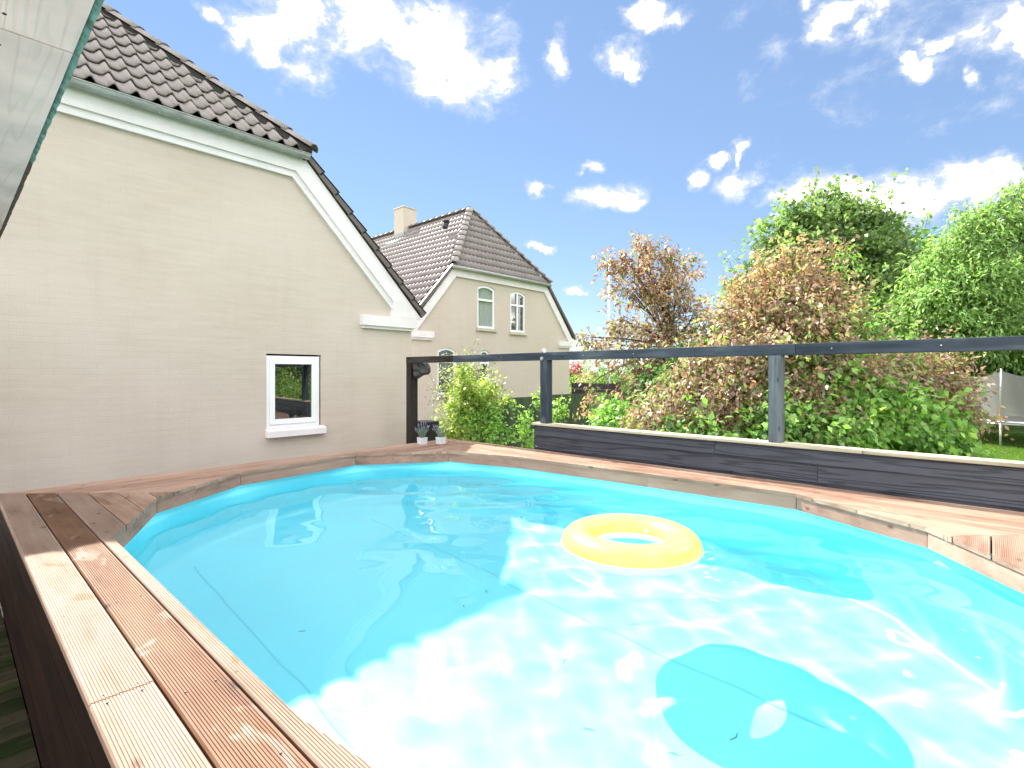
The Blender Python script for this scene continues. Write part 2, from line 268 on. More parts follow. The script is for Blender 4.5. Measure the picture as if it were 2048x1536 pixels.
M['green_fence_pale'] = wood('pale_green_fence_z', 2, (.10, .13, .07), (.15, .19, .10), (.20, .24, .13), rough=.75, knots=False, grain=.6)
M['dark_fence'] = wood('aubergine_fence_x', 0, (.028, .024, .028), (.05, .043, .05), (.075, .065, .07), rough=.7, knots=False)
M['bark'] = principled('bark', (.13, .10, .08), .9, var=.5, scale=12, bump=.004, bscale=30, stretch=(1, 1, .3))
M['twig'] = principled('red_brown_twig', (.10, .06, .05), .8, var=.4, scale=20)
M['bin'] = principled('black_plastic', (.015, .015, .017), .45)
M['tarp'] = principled('dark_grey_tarp', (.045, .043, .042), .5, var=.5, scale=14, bump=.004, bscale=18)
M['pot'] = principled('frosted_pot', (.62, .64, .68), .35, var=.1, scale=10)
M['soil'] = principled('soil', (.05, .035, .025), .9)
M['galv'] = principled('galvanised_steel', (.55, .57, .58), .35, metal=.7, var=.2, scale=9)
M['pad'] = principled('grey_trampoline_pad', (.40, .40, .42), .6, var=.15, scale=4)
M['curtain'] = principled('grey_curtain', (.80, .74, .76), .9, stretch=(9, 9, .2), var=.35, scale=6)
M['dark_in'] = principled('dark_interior', (.012, .012, .012), .9)
M['mat_black'] = principled('trampoline_mat', (.02, .02, .02), .6)
M['screw'] = principled('screw_steel', (.035, .03, .028), .6)
M['pole'] = principled('white_pole', (.75, .76, .77), .4)
M['leaf'] = leaf_mat('leaf')
M['leaf_gloss'] = leaf_mat('leaf_gloss', .40, .33)

def glass_pane(name, base=(.008, .010, .010), ior=2.3):
    m, n, l, b = mat_new(name); b.inputs['Base Color'].default_value = (*base, 1); b.inputs['Roughness'].default_value = .015
    b.inputs['IOR'].default_value = ior
    return m
M['glass'] = glass_pane('window_glass')
M['glass_far'] = glass_pane('window_glass_far', (.05, .06, .055), 2.1)
def clear_pane():
    m, n, l, b = mat_new('clear_pane')
    g = n.new('ShaderNodeBsdfGlossy'); g.inputs['Roughness'].default_value = .02; t = n.new('ShaderNodeBsdfTransparent'); t.inputs['Color'].default_value = (.85, .9, .88, 1)
    mx = n.new('ShaderNodeMixShader'); mx.inputs[0].default_value = .06; l.new(t.outputs[0], mx.inputs[1]); l.new(g.outputs[0], mx.inputs[2]); l.new(mx.outputs[0], n['Material Output'].inputs['Surface'])
    return m
M['glass_clear'] = clear_pane()
def net_mat():
    m, n, l, b = mat_new('safety_net'); b.inputs['Base Color'].default_value = (.20, .195, .19, 1); b.inputs['Roughness'].default_value = .8
    t = n.new('ShaderNodeBsdfTransparent'); mx = n.new('ShaderNodeMixShader'); mx.inputs[0].default_value = .62
    l.new(t.outputs[0], mx.inputs[1]); l.new(b.outputs[0], mx.inputs[2]); l.new(mx.outputs[0], n['Material Output'].inputs['Surface'])
    return m
M['net'] = net_mat()
def liner_mat():
    m, n, l, b = mat_new('cyan_vinyl_liner'); b.inputs['Roughness'].default_value = .35
    tc = n.new('ShaderNodeTexCoord'); nz = n.new('ShaderNodeTexNoise'); nz.inputs['Scale'].default_value = 2.2; nz.inputs['Detail'].default_value = 4; l.new(tc.outputs['Object'], nz.inputs['Vector'])
    cr = n.new('ShaderNodeValToRGB'); cr.color_ramp.elements[0].color = (.25, .84, .96, 1); cr.color_ramp.elements[1].color = (.28, .89, .985, 1); l.new(nz.outputs[0], cr.inputs[0]); l.new(cr.outputs[0], b.inputs['Base Color'])
    n2 = n.new('ShaderNodeTexNoise'); n2.inputs['Scale'].default_value = 6; n2.inputs['Detail'].default_value = 3; l.new(tc.outputs['Object'], n2.inputs['Vector'])
    bp = n.new('ShaderNodeBump'); bp.inputs['Strength'].default_value = .4; bp.inputs['Distance'].default_value = .01; l.new(n2.outputs[0], bp.inputs['Height']); l.new(bp.outputs[0], b.inputs['Normal'])
    return m
M['liner'] = liner_mat()
M['seam'] = principled('liner_seam', (.20, .74, .87), .4)
def water_mat():
    m, n, l, b = mat_new('pool_water')
    g = n.new('ShaderNodeBsdfGlass'); g.inputs['IOR'].default_value = 1.333; g.inputs['Roughness'].default_value = 0; g.inputs['Color'].default_value = (.97, .995, 1, 1)
    l.new(g.outputs[0], n['Material Output'].inputs['Surface'])
    return m
M['water'] = water_mat()
def vinyl(name, c, tr=.22):
    m, n, l, b = mat_new(name); b.inputs['Base Color'].default_value = (*c, 1); b.inputs['Roughness'].default_value = .22; b.inputs['Coat Weight'].default_value = .3
    t = n.new('ShaderNodeBsdfTranslucent'); t.inputs['Color'].default_value = (*c, 1); mx = n.new('ShaderNodeMixShader'); mx.inputs[0].default_value = tr
    l.new(b.outputs[0], mx.inputs[1]); l.new(t.outputs[0], mx.inputs[2]); l.new(mx.outputs[0], n['Material Output'].inputs['Surface'])
    return m
M['yellow'] = vinyl('yellow_vinyl', (.90, .86, .17)); M['white_vinyl'] = vinyl('white_vinyl', (.85, .87, .86))
def lawn_mat():
    m, n, l, b = mat_new('lawn'); b.inputs['Roughness'].default_value = .9; b.inputs['Specular IOR Level'].default_value = .1
    tc = n.new('ShaderNodeTexCoord')
    n1 = n.new('ShaderNodeTexNoise'); n1.inputs['Scale'].default_value = .8; n1.inputs['Detail'].default_value = 10; n1.inputs['Roughness'].default_value = .7; l.new(tc.outputs['Object'], n1.inputs['Vector'])
    cr = n.new('ShaderNodeValToRGB'); e = cr.color_ramp.elements; e[0].position = .3; e[0].color = (.05, .105, .012, 1); e[1].position = .7; e[1].color = (.13, .20, .03, 1); l.new(n1.outputs[0], cr.inputs[0]); l.new(cr.outputs[0], b.inputs['Base Color'])
    n2 = n.new('ShaderNodeTexNoise'); n2.inputs['Scale'].default_value = 60; n2.inputs['Detail'].default_value = 4; l.new(tc.outputs['Object'], n2.inputs['Vector'])
    bp = n.new('ShaderNodeBump'); bp.inputs['Distance'].default_value = .03; l.new(n2.outputs[0], bp.inputs['Height']); l.new(bp.outputs[0], b.inputs['Normal'])
    return m
M['lawn'] = lawn_mat()

# ------------------------------------------------------------------ object helpers
def tag(o, label=None, cat=None, group=None, kind=None):
    if label: o['label'] = label
    if cat: o['category'] = cat
    if group: o['group'] = group
    if kind: o['kind'] = kind
    return o
def thing(name, loc, label, cat, group=None):
    o = bpy.data.objects.new(name, None); COL.objects.link(o); o.location = loc; o.empty_display_size = .1
    return tag(o, label, cat, group)
def root_of(p):
    while p.parent: p = p.parent
    return p
class MB:
    """collects shapes given in world coordinates, then becomes one mesh object"""
    def __init__(self): self.v = []; self.f = []; self.smooth = False
    def add(self, vs, fs):
        k = len(self.v); self.v += [tuple(q) for q in vs]; self.f += [tuple(i + k for i in q) for q in fs]; return self
    def box(self, a, b):
        (x0, y0, z0), (x1, y1, z1) = a, b
        return self.add([(x0, y0, z0), (x1, y0, z0), (x1, y1, z0), (x0, y1, z0), (x0, y0, z1), (x1, y0, z1), (x1, y1, z1), (x0, y1, z1)],
                        [(0, 3, 2, 1), (4, 5, 6, 7), (0, 1, 5, 4), (1, 2, 6, 5), (2, 3, 7, 6), (3, 0, 4, 7)])
    def prism(self, pts, off):
        """extrude a planar polygon (list of 3-D points) by the vector off"""
        n = len(pts); off = Vector(off); a = [Vector(p) for p in pts]; b = [p + off for p in a]
        k = len(self.v); self.v += [tuple(p) for p in a + b]
        self.f += [tuple(k + i for i in range(n))[::-1], tuple(k + n + i for i in range(n))] + [(k + i, k + (i + 1) % n, k + n + (i + 1) % n, k + n + i) for i in range(n)]
        return self
    def tube(self, pts, radii, seg=8, cap=True):
        pts = [Vector(p) for p in pts]
        if not hasattr(radii, '__len__'): radii = [radii] * len(pts)
        k = len(self.v); up = None
        for i, p in enumerate(pts):
            t = (pts[min(i + 1, len(pts) - 1)] - pts[max(i - 1, 0)]).normalized()
            if up is None: up = Vector((0, 0, 1)) if abs(t.z) < .9 else Vector((1, 0, 0))
            s = t.cross(up).normalized(); up = s.cross(t).normalized()
            for j in range(seg):
                an = 2 * math.pi * j / seg; self.v.append(tuple(p + (s * math.cos(an) + up * math.sin(an)) * radii[i]))
        for i in range(len(pts) - 1):
            for j in range(seg):
                a, b = k + i * seg + j, k + i * seg + (j + 1) % seg; self.f.append((a, b, b + seg, a + seg))
        if cap:
            self.f.append(tuple(k + j for j in range(seg))[::-1]); e = k + (len(pts) - 1) * seg; self.f.append(tuple(e + j for j in range(seg)))
        return self
    def build(self, name, mat, parent=None, smooth=False, bevel=0):
        me = bpy.data.meshes.new(name); org = root_of(parent).location if parent else Vector((0, 0, 0))
        me.from_pydata([(x - org.x, y - org.y, z - org.z) for x, y, z in self.v], [], self.f); me.update()
        bm = bmesh.new(); bm.from_mesh(me); bmesh.ops.recalc_face_normals(bm, faces=bm.faces); bm.to_mesh(me); bm.free()
        if mat: me.materials.append(mat)
        if smooth: me.polygons.foreach_set('use_smooth', [True] * len(me.polygons))
        o = bpy.data.objects.new(name, me); COL.objects.link(o); o.parent = parent
        if bevel:
            md = o.modifiers.new('bevel', 'BEVEL'); md.width = bevel; md.segments = 2; md.limit_method = 'ANGLE'
        return o
def np_mesh(name, V, F, mat, parent=None, col=None, smooth=False):
    org = root_of(parent).location if parent else Vector((0, 0, 0))
    V = np.asarray(V, np.float32) - np.array(org, np.float32); F = np.asarray(F, np.int32)
    me = bpy.data.meshes.new(name); k = F.shape[1]
    me.vertices.add(len(V)); me.vertices.foreach_set('co', V.ravel())
    me.loops.add(F.size); me.loops.foreach_set('vertex_index', F.ravel())
    me.polygons.add(len(F)); me.polygons.foreach_set('loop_start', np.arange(0, F.size, k, dtype=np.int32))
    me.polygons.foreach_set('loop_total', np.full(len(F), k, np.int32))
    if smooth: me.polygons.foreach_set('use_smooth', np.ones(len(F), bool))
    me.update(calc_edges=True)
    if col is not None:
        a = me.color_attributes.new('Col', 'FLOAT_COLOR', 'POINT'); c = np.ones((len(V), 4), np.float32); c[:, :3] = col; a.data.foreach_set('color', c.ravel())
    me.materials.append(mat); o = bpy.data.objects.new(name, me); COL.objects.link(o); o.parent = parent
    return o
def holed_wall(outer, holes, to3, mb):
    """planar polygon with holes; to3 maps (s, z) to 3-D"""
    rings = [[Vector((*p, 0)) for p in r] for r in [outer] + holes]
    flat = [p for r in rings for p in r]; k = len(mb.v)
    mb.v += [tuple(to3(p.x, p.y)) for p in flat]
    mb.f += [tuple(k + i for i in t) for t in tessellate_polygon(rings)]

Z_COP, Z_LOW, Z_WAT, Z_FLOOR = ZC - .87, ZC - 1.59, ZC - 1.07, ZC - 2.20
zc = lambda z: ZC + z                      # heights below are given relative to the eye

# ================================================================== SETTING: ground
U0_ = .26
M['paving'] = principled('gravel_paving', (.46, .42, .38), .9, var=.35, scale=14, bump=.01, bscale=80)
g = MB(); g.add([(-400, -400, 0), (900, -400, 0), (900, 900, 0), (-400, 900, 0)], [(0, 1, 2, 3)])
tag(g.build('lawn', M['lawn']), kind='structure')
g = MB(); g.add([(U0_ - 6, 5.2, .012), (9.3, 5.2, .012), (9.3, 12.98, .012), (U0_ - 6, 12.98, .012)], [(0, 1, 2, 3)])  # unseen paving, added so the ground by the houses bounces neutral light
tag(g.build('bounce_paving', M['paving']), kind='structure')

# ================================================================== HOUSE with the half-hipped gable beside the pool
W = 7.2
def build_near_house():
    H = thing('gabled_house', (0.7, W, 0), 'cream painted brick house with small square window standing beside the pool', 'house')
    CU, mS, kH = .70, 1.03, 1.12             # gable centre, tangent of the roof pitch, plan run of the hip per unit of inset
    ue, ze = 3.42, 3.03                      # gable wall line: hip eave end (under the roof)
    u_r = 5.34; z_r = ze - (u_r - ue) * mS   # wall corner and its top
    # wall with the window opening
    hole = [(2.955, zc(-.76)), (3.735, zc(-.76)), (3.735, zc(.262)), (2.955, zc(.262))]
    L = lambda u: 2 * CU - u
    outer = [(L(u_r), 0), (u_r, 0), (u_r, zc(z_r)), (ue, zc(ze)), (L(ue), zc(ze)), (L(u_r), zc(z_r))]
    w = MB(); holed_wall(outer, [hole], lambda s, z: (s, W, z), w)
    for i in range(4):                       # reveal of the opening
        a, b = hole[i], hole[(i + 1) % 4]; w.add([(a[0], W, a[1]), (b[0], W, b[1]), (b[0], W + .11, b[1]), (a[0], W + .11, a[1])], [(0, 1, 2, 3)])
    yb = 17.0
    for s in (u_r, L(u_r)): w.add([(s, W, 0), (s, yb, 0), (s, yb, zc(z_r)), (s, W, zc(z_r))], [(0, 1, 2, 3)])
    w.add([(L(u_r), yb, 0), (u_r, yb, 0), (u_r, yb, zc(z_r)), (CU, yb, zc(ze + (ue - CU) * mS)), (L(u_r), yb, zc(z_r))], [(0, 1, 2, 3, 4)])
    w.build('wall', M['wall'], H)
    # cornice: broad outer band and thin inner band, along eave and both slopes, and the eave returns
    def band(off0, off1, y, name, zcut):
        sl = math.hypot(1, mS); pts = []
        def line(off):                        # polyline offset inwards by off, left half mirrored later
            zt = ze - off
            us = ue - off * (sl - 1) / mS     # mitre point
            return us, zt
        (ua, za), (ub, zb) = line(off0), line(off1)
        ue0 = ua + (za - zcut) / mS; ue1 = ub + (zb - zcut) / mS
        m = MB()
        for q in ([(L(ua), za), (ua, za), (ub, zb), (L(ub), zb)], [(ua, za), (ue0, zcut), (ue1, zcut), (ub, zb)], [(L(ua), za), (L(ue0), zcut), (L(ue1), zcut), (L(ub), zb)]):
            m.prism([(u, y, zc(z)) for u, z in q], (0, W - y + .004, 0))
        return m.build(name, M['white'], H)
    band(-.02, .215, W - .075, 'cornice_band', .905)
    band(.215, .30, W - .045, 'cornice_lip', .905)
    for s in (1, -1):
        f = (lambda u: u) if s == 1 else L
        m = MB(); m.box((min(f(4.374), f(5.40)), W - .085, zc(.745)), (max(f(4.374), f(5.40)), W + .01, zc(.905)))
        m.prism([(f(5.40), W - .083, zc(.907)), (f(5.42), W - .083, zc(.96)), (f(4.98), W - .083, zc(1.42)), (f(4.93), W - .083, zc(.907))], (0, .085, 0))
        e = m.build('eave_return', M['white'], H)
        q = MB(); q.box((min(f(4.40), f(5.36)), W - .05, zc(.70)), (max(f(4.40), f(5.36)), W + .01, zc(.745))); q.build('eave_return_moulding', M['white'], e)
    # roof: dark underlay and separate tiles
    ye, zE, uE = W - .10, 3.10, 3.47          # hip eave
    a_max = uE - CU; yA, zA = ye + kH * a_max, zE + mS * a_max
    u_v = 5.52; z_v = zE - (u_v - uE) * mS
    r = MB()
    th = .05
    hip = [(L(uE), ye, zc(zE - th)), (uE, ye, zc(zE - th)), (CU, yA, zc(zA - th))]
    r.add(hip, [(0, 1, 2)])
    for f in ((lambda u: u), L):
        r.add([(f(uE), ye, zc(zE - th)), (f(u_v), W - .09, zc(z_v - th)), (f(u_v), yb + .2, zc(z_v - th)), (CU, yb + .2, zc(zA - th)), (CU, yA, zc(zA - th))], [(0, 1, 2, 3, 4)])
    roof = r.build('roof', M['felt'], H)
    # one wave tile: S profile, overlapping the course below
    def tile_mesh(pitch, expo, amp=.038, n=13, thick=.016, name='roof_tile'):
        xs = [pitch * (i / (n - 1) * 1.10 - .55) for i in range(n)]
        zs = [amp * (1.9 * math.exp(-(((x / pitch + .22 + .5) % 1 - .5) / .19) ** 2) - .55 + .12 * math.sin(2 * math.pi * x / pitch)) for x in xs]
        vs = []; fs = []
        for (y, lift) in ((-.012, .034), (expo * 1.08, .0)):
            for x, z in zip(xs, zs): vs.append((x, y, z + lift))
        for x, z in zip(xs, zs): vs.append((x, -.008, z + .034 - thick))
        for i in range(n - 1):
            fs.append((i, i + 1, n + i + 1, n + i)); fs.append((2 * n + i, 2 * n + i + 1, i + 1, i))
        me = bpy.data.meshes.new(name); me.from_pydata(vs, [], fs); me.materials.append(M['tile'])
        me.polygons.foreach_set('use_smooth', [k % 2 == 0 for k in range(len(fs))]); me.update()
        return me
    pitch, expo = .202, .345
    tm = tile_mesh(pitch, expo)
    sl = math.hypot(kH, mS); up = Vector((0, kH / sl, mS / sl)); nrm = Vector((0, -mS / sl, kH / sl)); right = Vector((1, 0, 0))
    base = Vector((CU, ye - .04, zc(zE - .03)))
    rot = Matrix((right, up, nrm)).transposed().to_4x4()
    first = True; rng = random.Random(3)
    rows = int(a_max * sl / expo) + 1
    for j in range(rows):
        half = a_max * (1 - (j + .5) * expo / (a_max * sl)) + .06
        nx = int(half / pitch)
        for i in range(-nx, nx + 1):
            p = base + right * (i * pitch) + up * (j * expo) + nrm * (.022 + rng.uniform(-.003, .003))
            o = bpy.data.objects.new('roof_tile', tm); COL.objects.link(o); o.parent = roof
            o.matrix_local = Matrix.Translation(p - H.location) @ rot @ Matrix.Rotation(rng.uniform(-.012, .012), 4, 'Z')
    # hip caps
    def cap_mesh(length, r0, r1, mat, name='hip_tile', seg=8):
        vs = []; fs = []
        for y, rr, lift in ((-.02, r0, .022), (length * 1.12, r1, 0)):
            for k in range(seg + 1):
                an = math.pi * k / seg; vs.append((rr * math.cos(an), y, rr * .62 * math.sin(an) + lift))
        for k in range(seg + 1):
            an = math.pi * k / seg; vs.append(((r0 - .016) * math.cos(an), -.018, (r0 - .016) * .62 * math.sin(an) + .022))
        n = seg + 1
        for k in range(seg): fs += [(k, k + 1, n + k + 1, n + k), (2 * n + k, 2 * n + k + 1, k + 1, k)]
        me = bpy.data.meshes.new(name); me.from_pydata(vs, [], fs); me.materials.append(mat)
        me.polygons.foreach_set('use_smooth', [q % 2 == 0 for q in range(len(fs))]); me.update(); return me
    def lay_caps(me, a, b, n, parent, H, lift=.05):
        a, b = Vector(a), Vector(b); d = b - a; st = d / n; y = d.normalized(); x = y.cross(Vector((0, 0, 1))).normalized(); z = x.cross(y)
        R = Matrix((x, y, z)).transposed().to_4x4()
        for k in range(n):
            o = bpy.data.objects.new(me.name.split('.')[0], me); COL.objects.link(o); o.parent = parent
            o.matrix_local = Matrix.Translation(a + st * k + z * lift - H.location) @ R
    build_near_house.cap_mesh, build_near_house.lay_caps = cap_mesh, lay_caps
    n_c = int((Vector((uE, ye, zE)) - Vector((CU, yA, zA))).length / .40)
    cm = cap_mesh((Vector((uE, ye, zE)) - Vector((CU, yA, zA))).length / n_c, .125, .115, M['tile'])
    for f in ((lambda u: u), L): lay_caps(cm, (f(uE) + (.03 if f(1) == 1 else -.03), ye - .05, zc(zE + .0)), (CU, yA, zc(zA)), n_c, roof, H, .035)
    for f in ((lambda u: u), L):
        a_, b_ = Vector((f(uE), ye - .03, zc(zE - .03))), Vector((CU, yA, zc(zA - .03))); m = MB(); m.tube([a_, b_], .10, 8); m.build('hip_bedding', M['felt'], roof)
    ridge = cap_mesh(.4, .125, .115, M['tile'], 'ridge_tile'); lay_caps(ridge, (CU, yA, zc(zA)), (CU, yb + .1, zc(zA)), int((yb - yA) / .4), roof, H, .03)
    # verge tiles down the gable slope, each a stepped cloak
    nv = 9; a = Vector((uE - .02, 0, zE)); b = Vector((u_v, 0, z_v)); st = (b - a) / nv; t = st.normalized(); nn = Vector((-t.z, 0, t.x)); nn = nn if nn.z > 0 else -nn
    for f in ((lambda u: u), L):
        for k in range(nv):
            m = MB(); p = a + st * k; q = p + st * 1.06
            pr = [p + nn * .02, q + nn * .055, q + nn * .075, p + nn * .04]
            for (y0, y1, d) in ((W - .115, W - .09, .11), (W - .115, W + .30, 0)):
                pts = [p - nn * (.045 if d else -.015), q - nn * (.075 - .045 + .0 if d else -.045), q + nn * .07, p + nn * .035]
                m.prism([(f(v.x), y0, zc(v.z)) for v in pts], (0, y1 - y0, 0))
            m.build('verge_tile', M['verge'], roof)
    for f in ((lambda u: u), L):              # side slopes: long pans seen only from elsewhere
        m = MB(); nrow = 8
        for k in range(nrow):
            p = a + st * (k * nv / nrow); q = a + st * ((k + 1.04) * nv / nrow)
            m.add([(f(p.x), W + .3, zc(p.z + .0)), (f(q.x), W + .3, zc(q.z + .03)), (f(q.x), yb + .2, zc(q.z + .03)), (f(p.x), yb + .2, zc(p.z))], [(0, 1, 2, 3)])
        m.add([(f(uE), W + .3, zc(zE)), (f(uE), yb + .2, zc(zE)), (CU, yb + .2, zc(zA)), (CU, yA, zc(zA))], [(0, 1, 2, 3)])
        m.build('slope_tiling', M['tile2'], roof)
    # gutter under the hip eave
    m = MB(); R_ = .062; n = 9; yg, zg = ye - .055, zc(zE - .055)
    x0, x1 = L(uE) + .02, uE + .005
    ring = [(math.cos(math.pi + math.pi * k / (n - 1)), math.sin(math.pi + math.pi * k / (n - 1))) for k in range(n)]
    vs = [(x, yg + R_ * c, zg + R_ * s_) for x in (x0, x1) for c, s_ in ring]
    vs += [(x, yg + (R_ - .006) * c, zg + (R_ - .006) * s_) for x in (x0, x1) for c, s_ in ring]
    fs = [(k, k + 1, n + k + 1, n + k) for k in range(n - 1)] + [(2 * n + k, 2 * n + k + 1, 3 * n + k + 1, 3 * n + k) for k in range(n - 1)]
    fs += [tuple(range(n)), tuple(range(n, 2 * n)), (0, n, 3 * n, 2 * n), (n - 1, 2 * n - 1, 4 * n - 1, 3 * n - 1)]
    m.add(vs, fs); gut = m.build('gutter', M['zinc'], H, smooth=False)
    bead = MB(); bead.tube([(x0, yg - R_, zg + .004), (x1, yg - R_, zg + .004)], .009, 8); bead.build('gutter_bead', M['zinc'], gut, smooth=True)
    for x in (-.2, .75, 1.68, 2.62, 3.36):
        m = MB(); m.tube([(x, yg + (R_ + .004) * math.cos(math.pi + math.pi * k / 8), zg + (R_ + .004) * math.sin(math.pi + math.pi * k / 8)) for k in range(9)], .007, 5); m.build('gutter_bracket', M['zinc'], gut)
    # window: frame, casement, pane, sill
    (h0, hz0), (h1, _), (_, hz1), _ = hole
    def ring_frame(name, x0, z0, x1, z1, t, y0, y1, mat, parent, tb=None):
        m = MB(); tb = tb or t
        m.box((x0, y0, z0), (x0 + t, y1, z1)); m.box((x1 - t, y0, z0), (x1, y1, z1)); m.box((x0 + t, y0 + .001, z0), (x1 - t, y1, z0 + tb)); m.box((x0 + t, y0 + .001, z1 - t), (x1 - t, y1, z1))
        return m.build(name, mat, parent, bevel=.004)
    win = ring_frame('window', h0 + .002, hz0 + .002, h1 - .022, hz1 - .025, .05, W + .012, W + .09, M['upvc'], H)
    cas = ring_frame('casement', h0 + .054, hz0 + .054, h1 - .074, hz1 - .077, .062, W - .004, W + .07, M['upvc'], win, .07)
    m = MB(); m.prism([(h0 + .11, W + .058, hz0 + .118), (h1 - .13, W + .022, hz0 + .118), (h1 - .13, W + .022, hz1 - .13), (h0 + .11, W + .058, hz1 - .13)], (0, .006, 0)); m.build('pane', M['glass'], win)
    m = MB(); m.box((h0 - .05, W + .115, hz0 - .05), (h1 + .05, W + .13, hz1 + .05)); m.build('window_back', M['dark_in'], win)
    m = MB(); m.prism([(h0 - .012, W - .085, zc(-.875)), (h0 - .012, W - .085, zc(-.785)), (h0 - .012, W + .03, zc(-.755)), (h0 - .012, W + .03, zc(-.875))], (h1 - h0 + .055, 0, 0)); m.build('window_sill', M['white'], win, bevel=.005)
    return H
build_near_house()

# ================================================================== SECOND HOUSE further along
def build_far_house():
    V2 = 13.0; CU, mS = 13.71, 1.17
    H = thing('tall_house', (CU, V2, 0), 'tall cream house with brown tiled half-hipped roof, chimney and arched windows', 'house')
    ue, ze = 16.12, 3.44; L = lambda u: 2 * CU - u
    u_r = 17.75; z_r = ze - (u_r - ue) * mS; yb = 32.0
    def arch(u0, u1, z0, z1, rise, n=8):
        pts = [(u0, zc(z0)), (u1, zc(z0))]
        for k in range(n + 1):
            t = k / n; u = u1 + (u0 - u1) * t; pts.append((u, zc(z1 - rise + rise * math.sin(math.pi * t) ** .8)))
        return pts
    wins = [(12.43, 13.29, 1.56, 3.05, 'curtain'), (14.10, 14.94, 1.52, 3.03, 'cross'), (10.67, 11.45, -.70, .82, 'T'), (12.55, 13.02, -.70, .80, 'T')]
    holes = [arch(a, b, c, d, .10) for a, b, c, d, k in wins]
    w = MB(); outer = [(L(u_r), 0), (u_r, 0), (u_r, zc(z_r)), (ue, zc(ze)), (L(ue), zc(ze)), (L(u_r), zc(z_r))]
    holed_wall(outer, holes, lambda s, z: (s, V2, z), w)
    for h in holes:
        for i in range(len(h)):
            a, b = h[i], h[(i + 1) % len(h)]; w.add([(a[0], V2, a[1]), (b[0], V2, b[1]), (b[0], V2 + .12, b[1]), (a[0], V2 + .12, a[1])], [(0, 1, 2, 3)])
    for s in (u_r, L(u_r)): w.add([(s, V2, 0), (s, yb, 0), (s, yb, zc(z_r)), (s, V2, zc(z_r))], [(0, 1, 2, 3)])
    w.add([(L(u_r), yb, 0), (u_r, yb, 0), (u_r, yb, zc(z_r)), (CU, yb, zc(ze + (ue - CU) * mS)), (L(u_r), yb, zc(z_r))], [(0, 1, 2, 3, 4)])
    w.build('wall', M['wall2'], H)
    for (u0, u1, z0, z1, kind), h in zip(wins, holes):
        def fr(t, y0, y1, inset, name, parent):
            m = MB(); cx_, cz_ = (u0 + u1) / 2, zc((z0 + z1) / 2)
            o = [(cx_ + (x - cx_) * (1 - 2 * inset / (u1 - u0)), cz_ + (z - cz_) * (1 - 2 * inset / (z1 - z0))) for x, z in h]
            i_ = [(cx_ + (x - cx_) * (1 - 2 * (inset + t) / (u1 - u0)), cz_ + (z - cz_) * (1 - 2 * (inset + t) / (z1 - z0))) for x, z in h]
            n = len(h); k = len(m.v)
            m.v += [(x, y, z) for y in (y0, y1) for q in (o, i_) for x, z in q]
            for j in range(n):
                a, b = j, (j + 1) % n
                m.f += [(a, b, n + b, n + a), (2 * n + a, 2 * n + b, 3 * n + b, 3 * n + a), (n + a, n + b, 3 * n + b, 3 * n + a), (a, b, 2 * n + b, 2 * n + a)]
            return m.build(name, M['upvc'], parent)
        win = fr(.07, V2 + .03, V2 + .10, .004, 'window', H)
        zt = zc(z0 + (z1 - z0) * (.66 if kind != 'T' else .70)); mid = (u0 + u1) / 2
        m = MB(); m.box((u0 + .06, V2 + .025, zt - .035), (u1 - .06, V2 + .09, zt + .035)); m.build('transom', M['upvc'], win)
        if kind == 'cross':
            m = MB(); m.box((mid - .04, V2 + .022, zc(z0) + .06), (mid + .04, V2 + .088, zc(z1) - .06)); m.build('mullion', M['upvc'], win)
        m = MB(); m.prism([(x, V2 + .07, z) for x, z in h], (0, .01, 0)); m.build('pane', M['glass_clear'] if kind == 'curtain' else M['glass_far'], win)
        m = MB(); m.box((u0 - .05, V2 + .30, zc(z0) - .05), (u1 + .05, V2 + .32, zc(z1) + .05)); m.box((u0 - .05, V2 + .121, zc(z0) - .05), (u1 + .05, V2 + .125, zc(z0) - .01)); m.build('window_back', M['dark_in'], win)
        if kind == 'curtain':
            m = MB(); n = 60
            for k in range(n + 1):
                x = u0 + (u1 - u0) * k / n; y = V2 + .125 + .025 * math.sin(k * 1.05) + .01 * math.sin(k * 2.3); m.v += [(x, y, zc(z0)), (x, y, zc(z1))]
            m.f += [(2 * k, 2 * k + 2, 2 * k + 3, 2 * k + 1) for k in range(n)]; m.build('curtain', M['curtain'], win, smooth=True)
        m = MB(); m.box((u0 - .06, V2 - .07, zc(z0) - .11), (u1 + .06, V2 + .03, zc(z0) - .002)); m.build('window_sill', M['sillc'], win, bevel=.01)
    # cornice and eave returns
    slp = math.hypot(1, mS); t0, t1 = -.02, .26
    for q, nm in (([(L(ue), ze + .02), (ue, ze + .02), (ue - .11, ze - .26), (L(ue) + .11, ze - .26)], 'cornice_band'),):
        m = MB(); m.prism([(u, V2 - .07, zc(z)) for u, z in q], (0, .075, 0)); m.build(nm, M['white'], H)
    for f in ((lambda u: u), L):
        zc_ = 1.30; m = MB(); ua = ue + (ze - zc_) / mS
        m.prism([(f(ue), V2 - .068, zc(ze + .02)), (f(ua + .02), V2 - .068, zc(zc_)), (f(ua - .33), V2 - .068, zc(zc_)), (f(ue - .11), V2 - .068, zc(ze - .26))], (0, .073, 0)); m.build('cornice_band', M['white'], H)
        m = MB(); a, b = sorted((f(u_r + .06), f(u_r - .80))); m.box((a, V2 - .10, zc(1.10)), (b, V2 + .01, zc(1.30))); a, b = sorted((f(u_r + .03), f(u_r - .77))); m.box((a, V2 - .06, zc(1.03)), (b, V2 + .01, zc(1.10))); m.build('eave_return', M['white'], H)
    # roof
    ye, zE, uE = V2 - .12, 3.50, 16.20; yA, zA = 14.75, 6.24; a_max = uE - CU; u_v = 18.02; z_v = zE - (u_v - uE) * mS
    mS2 = (zA - zE) / a_max; z_v = zE - (u_v - uE) * mS2
    r = MB(); th = .04
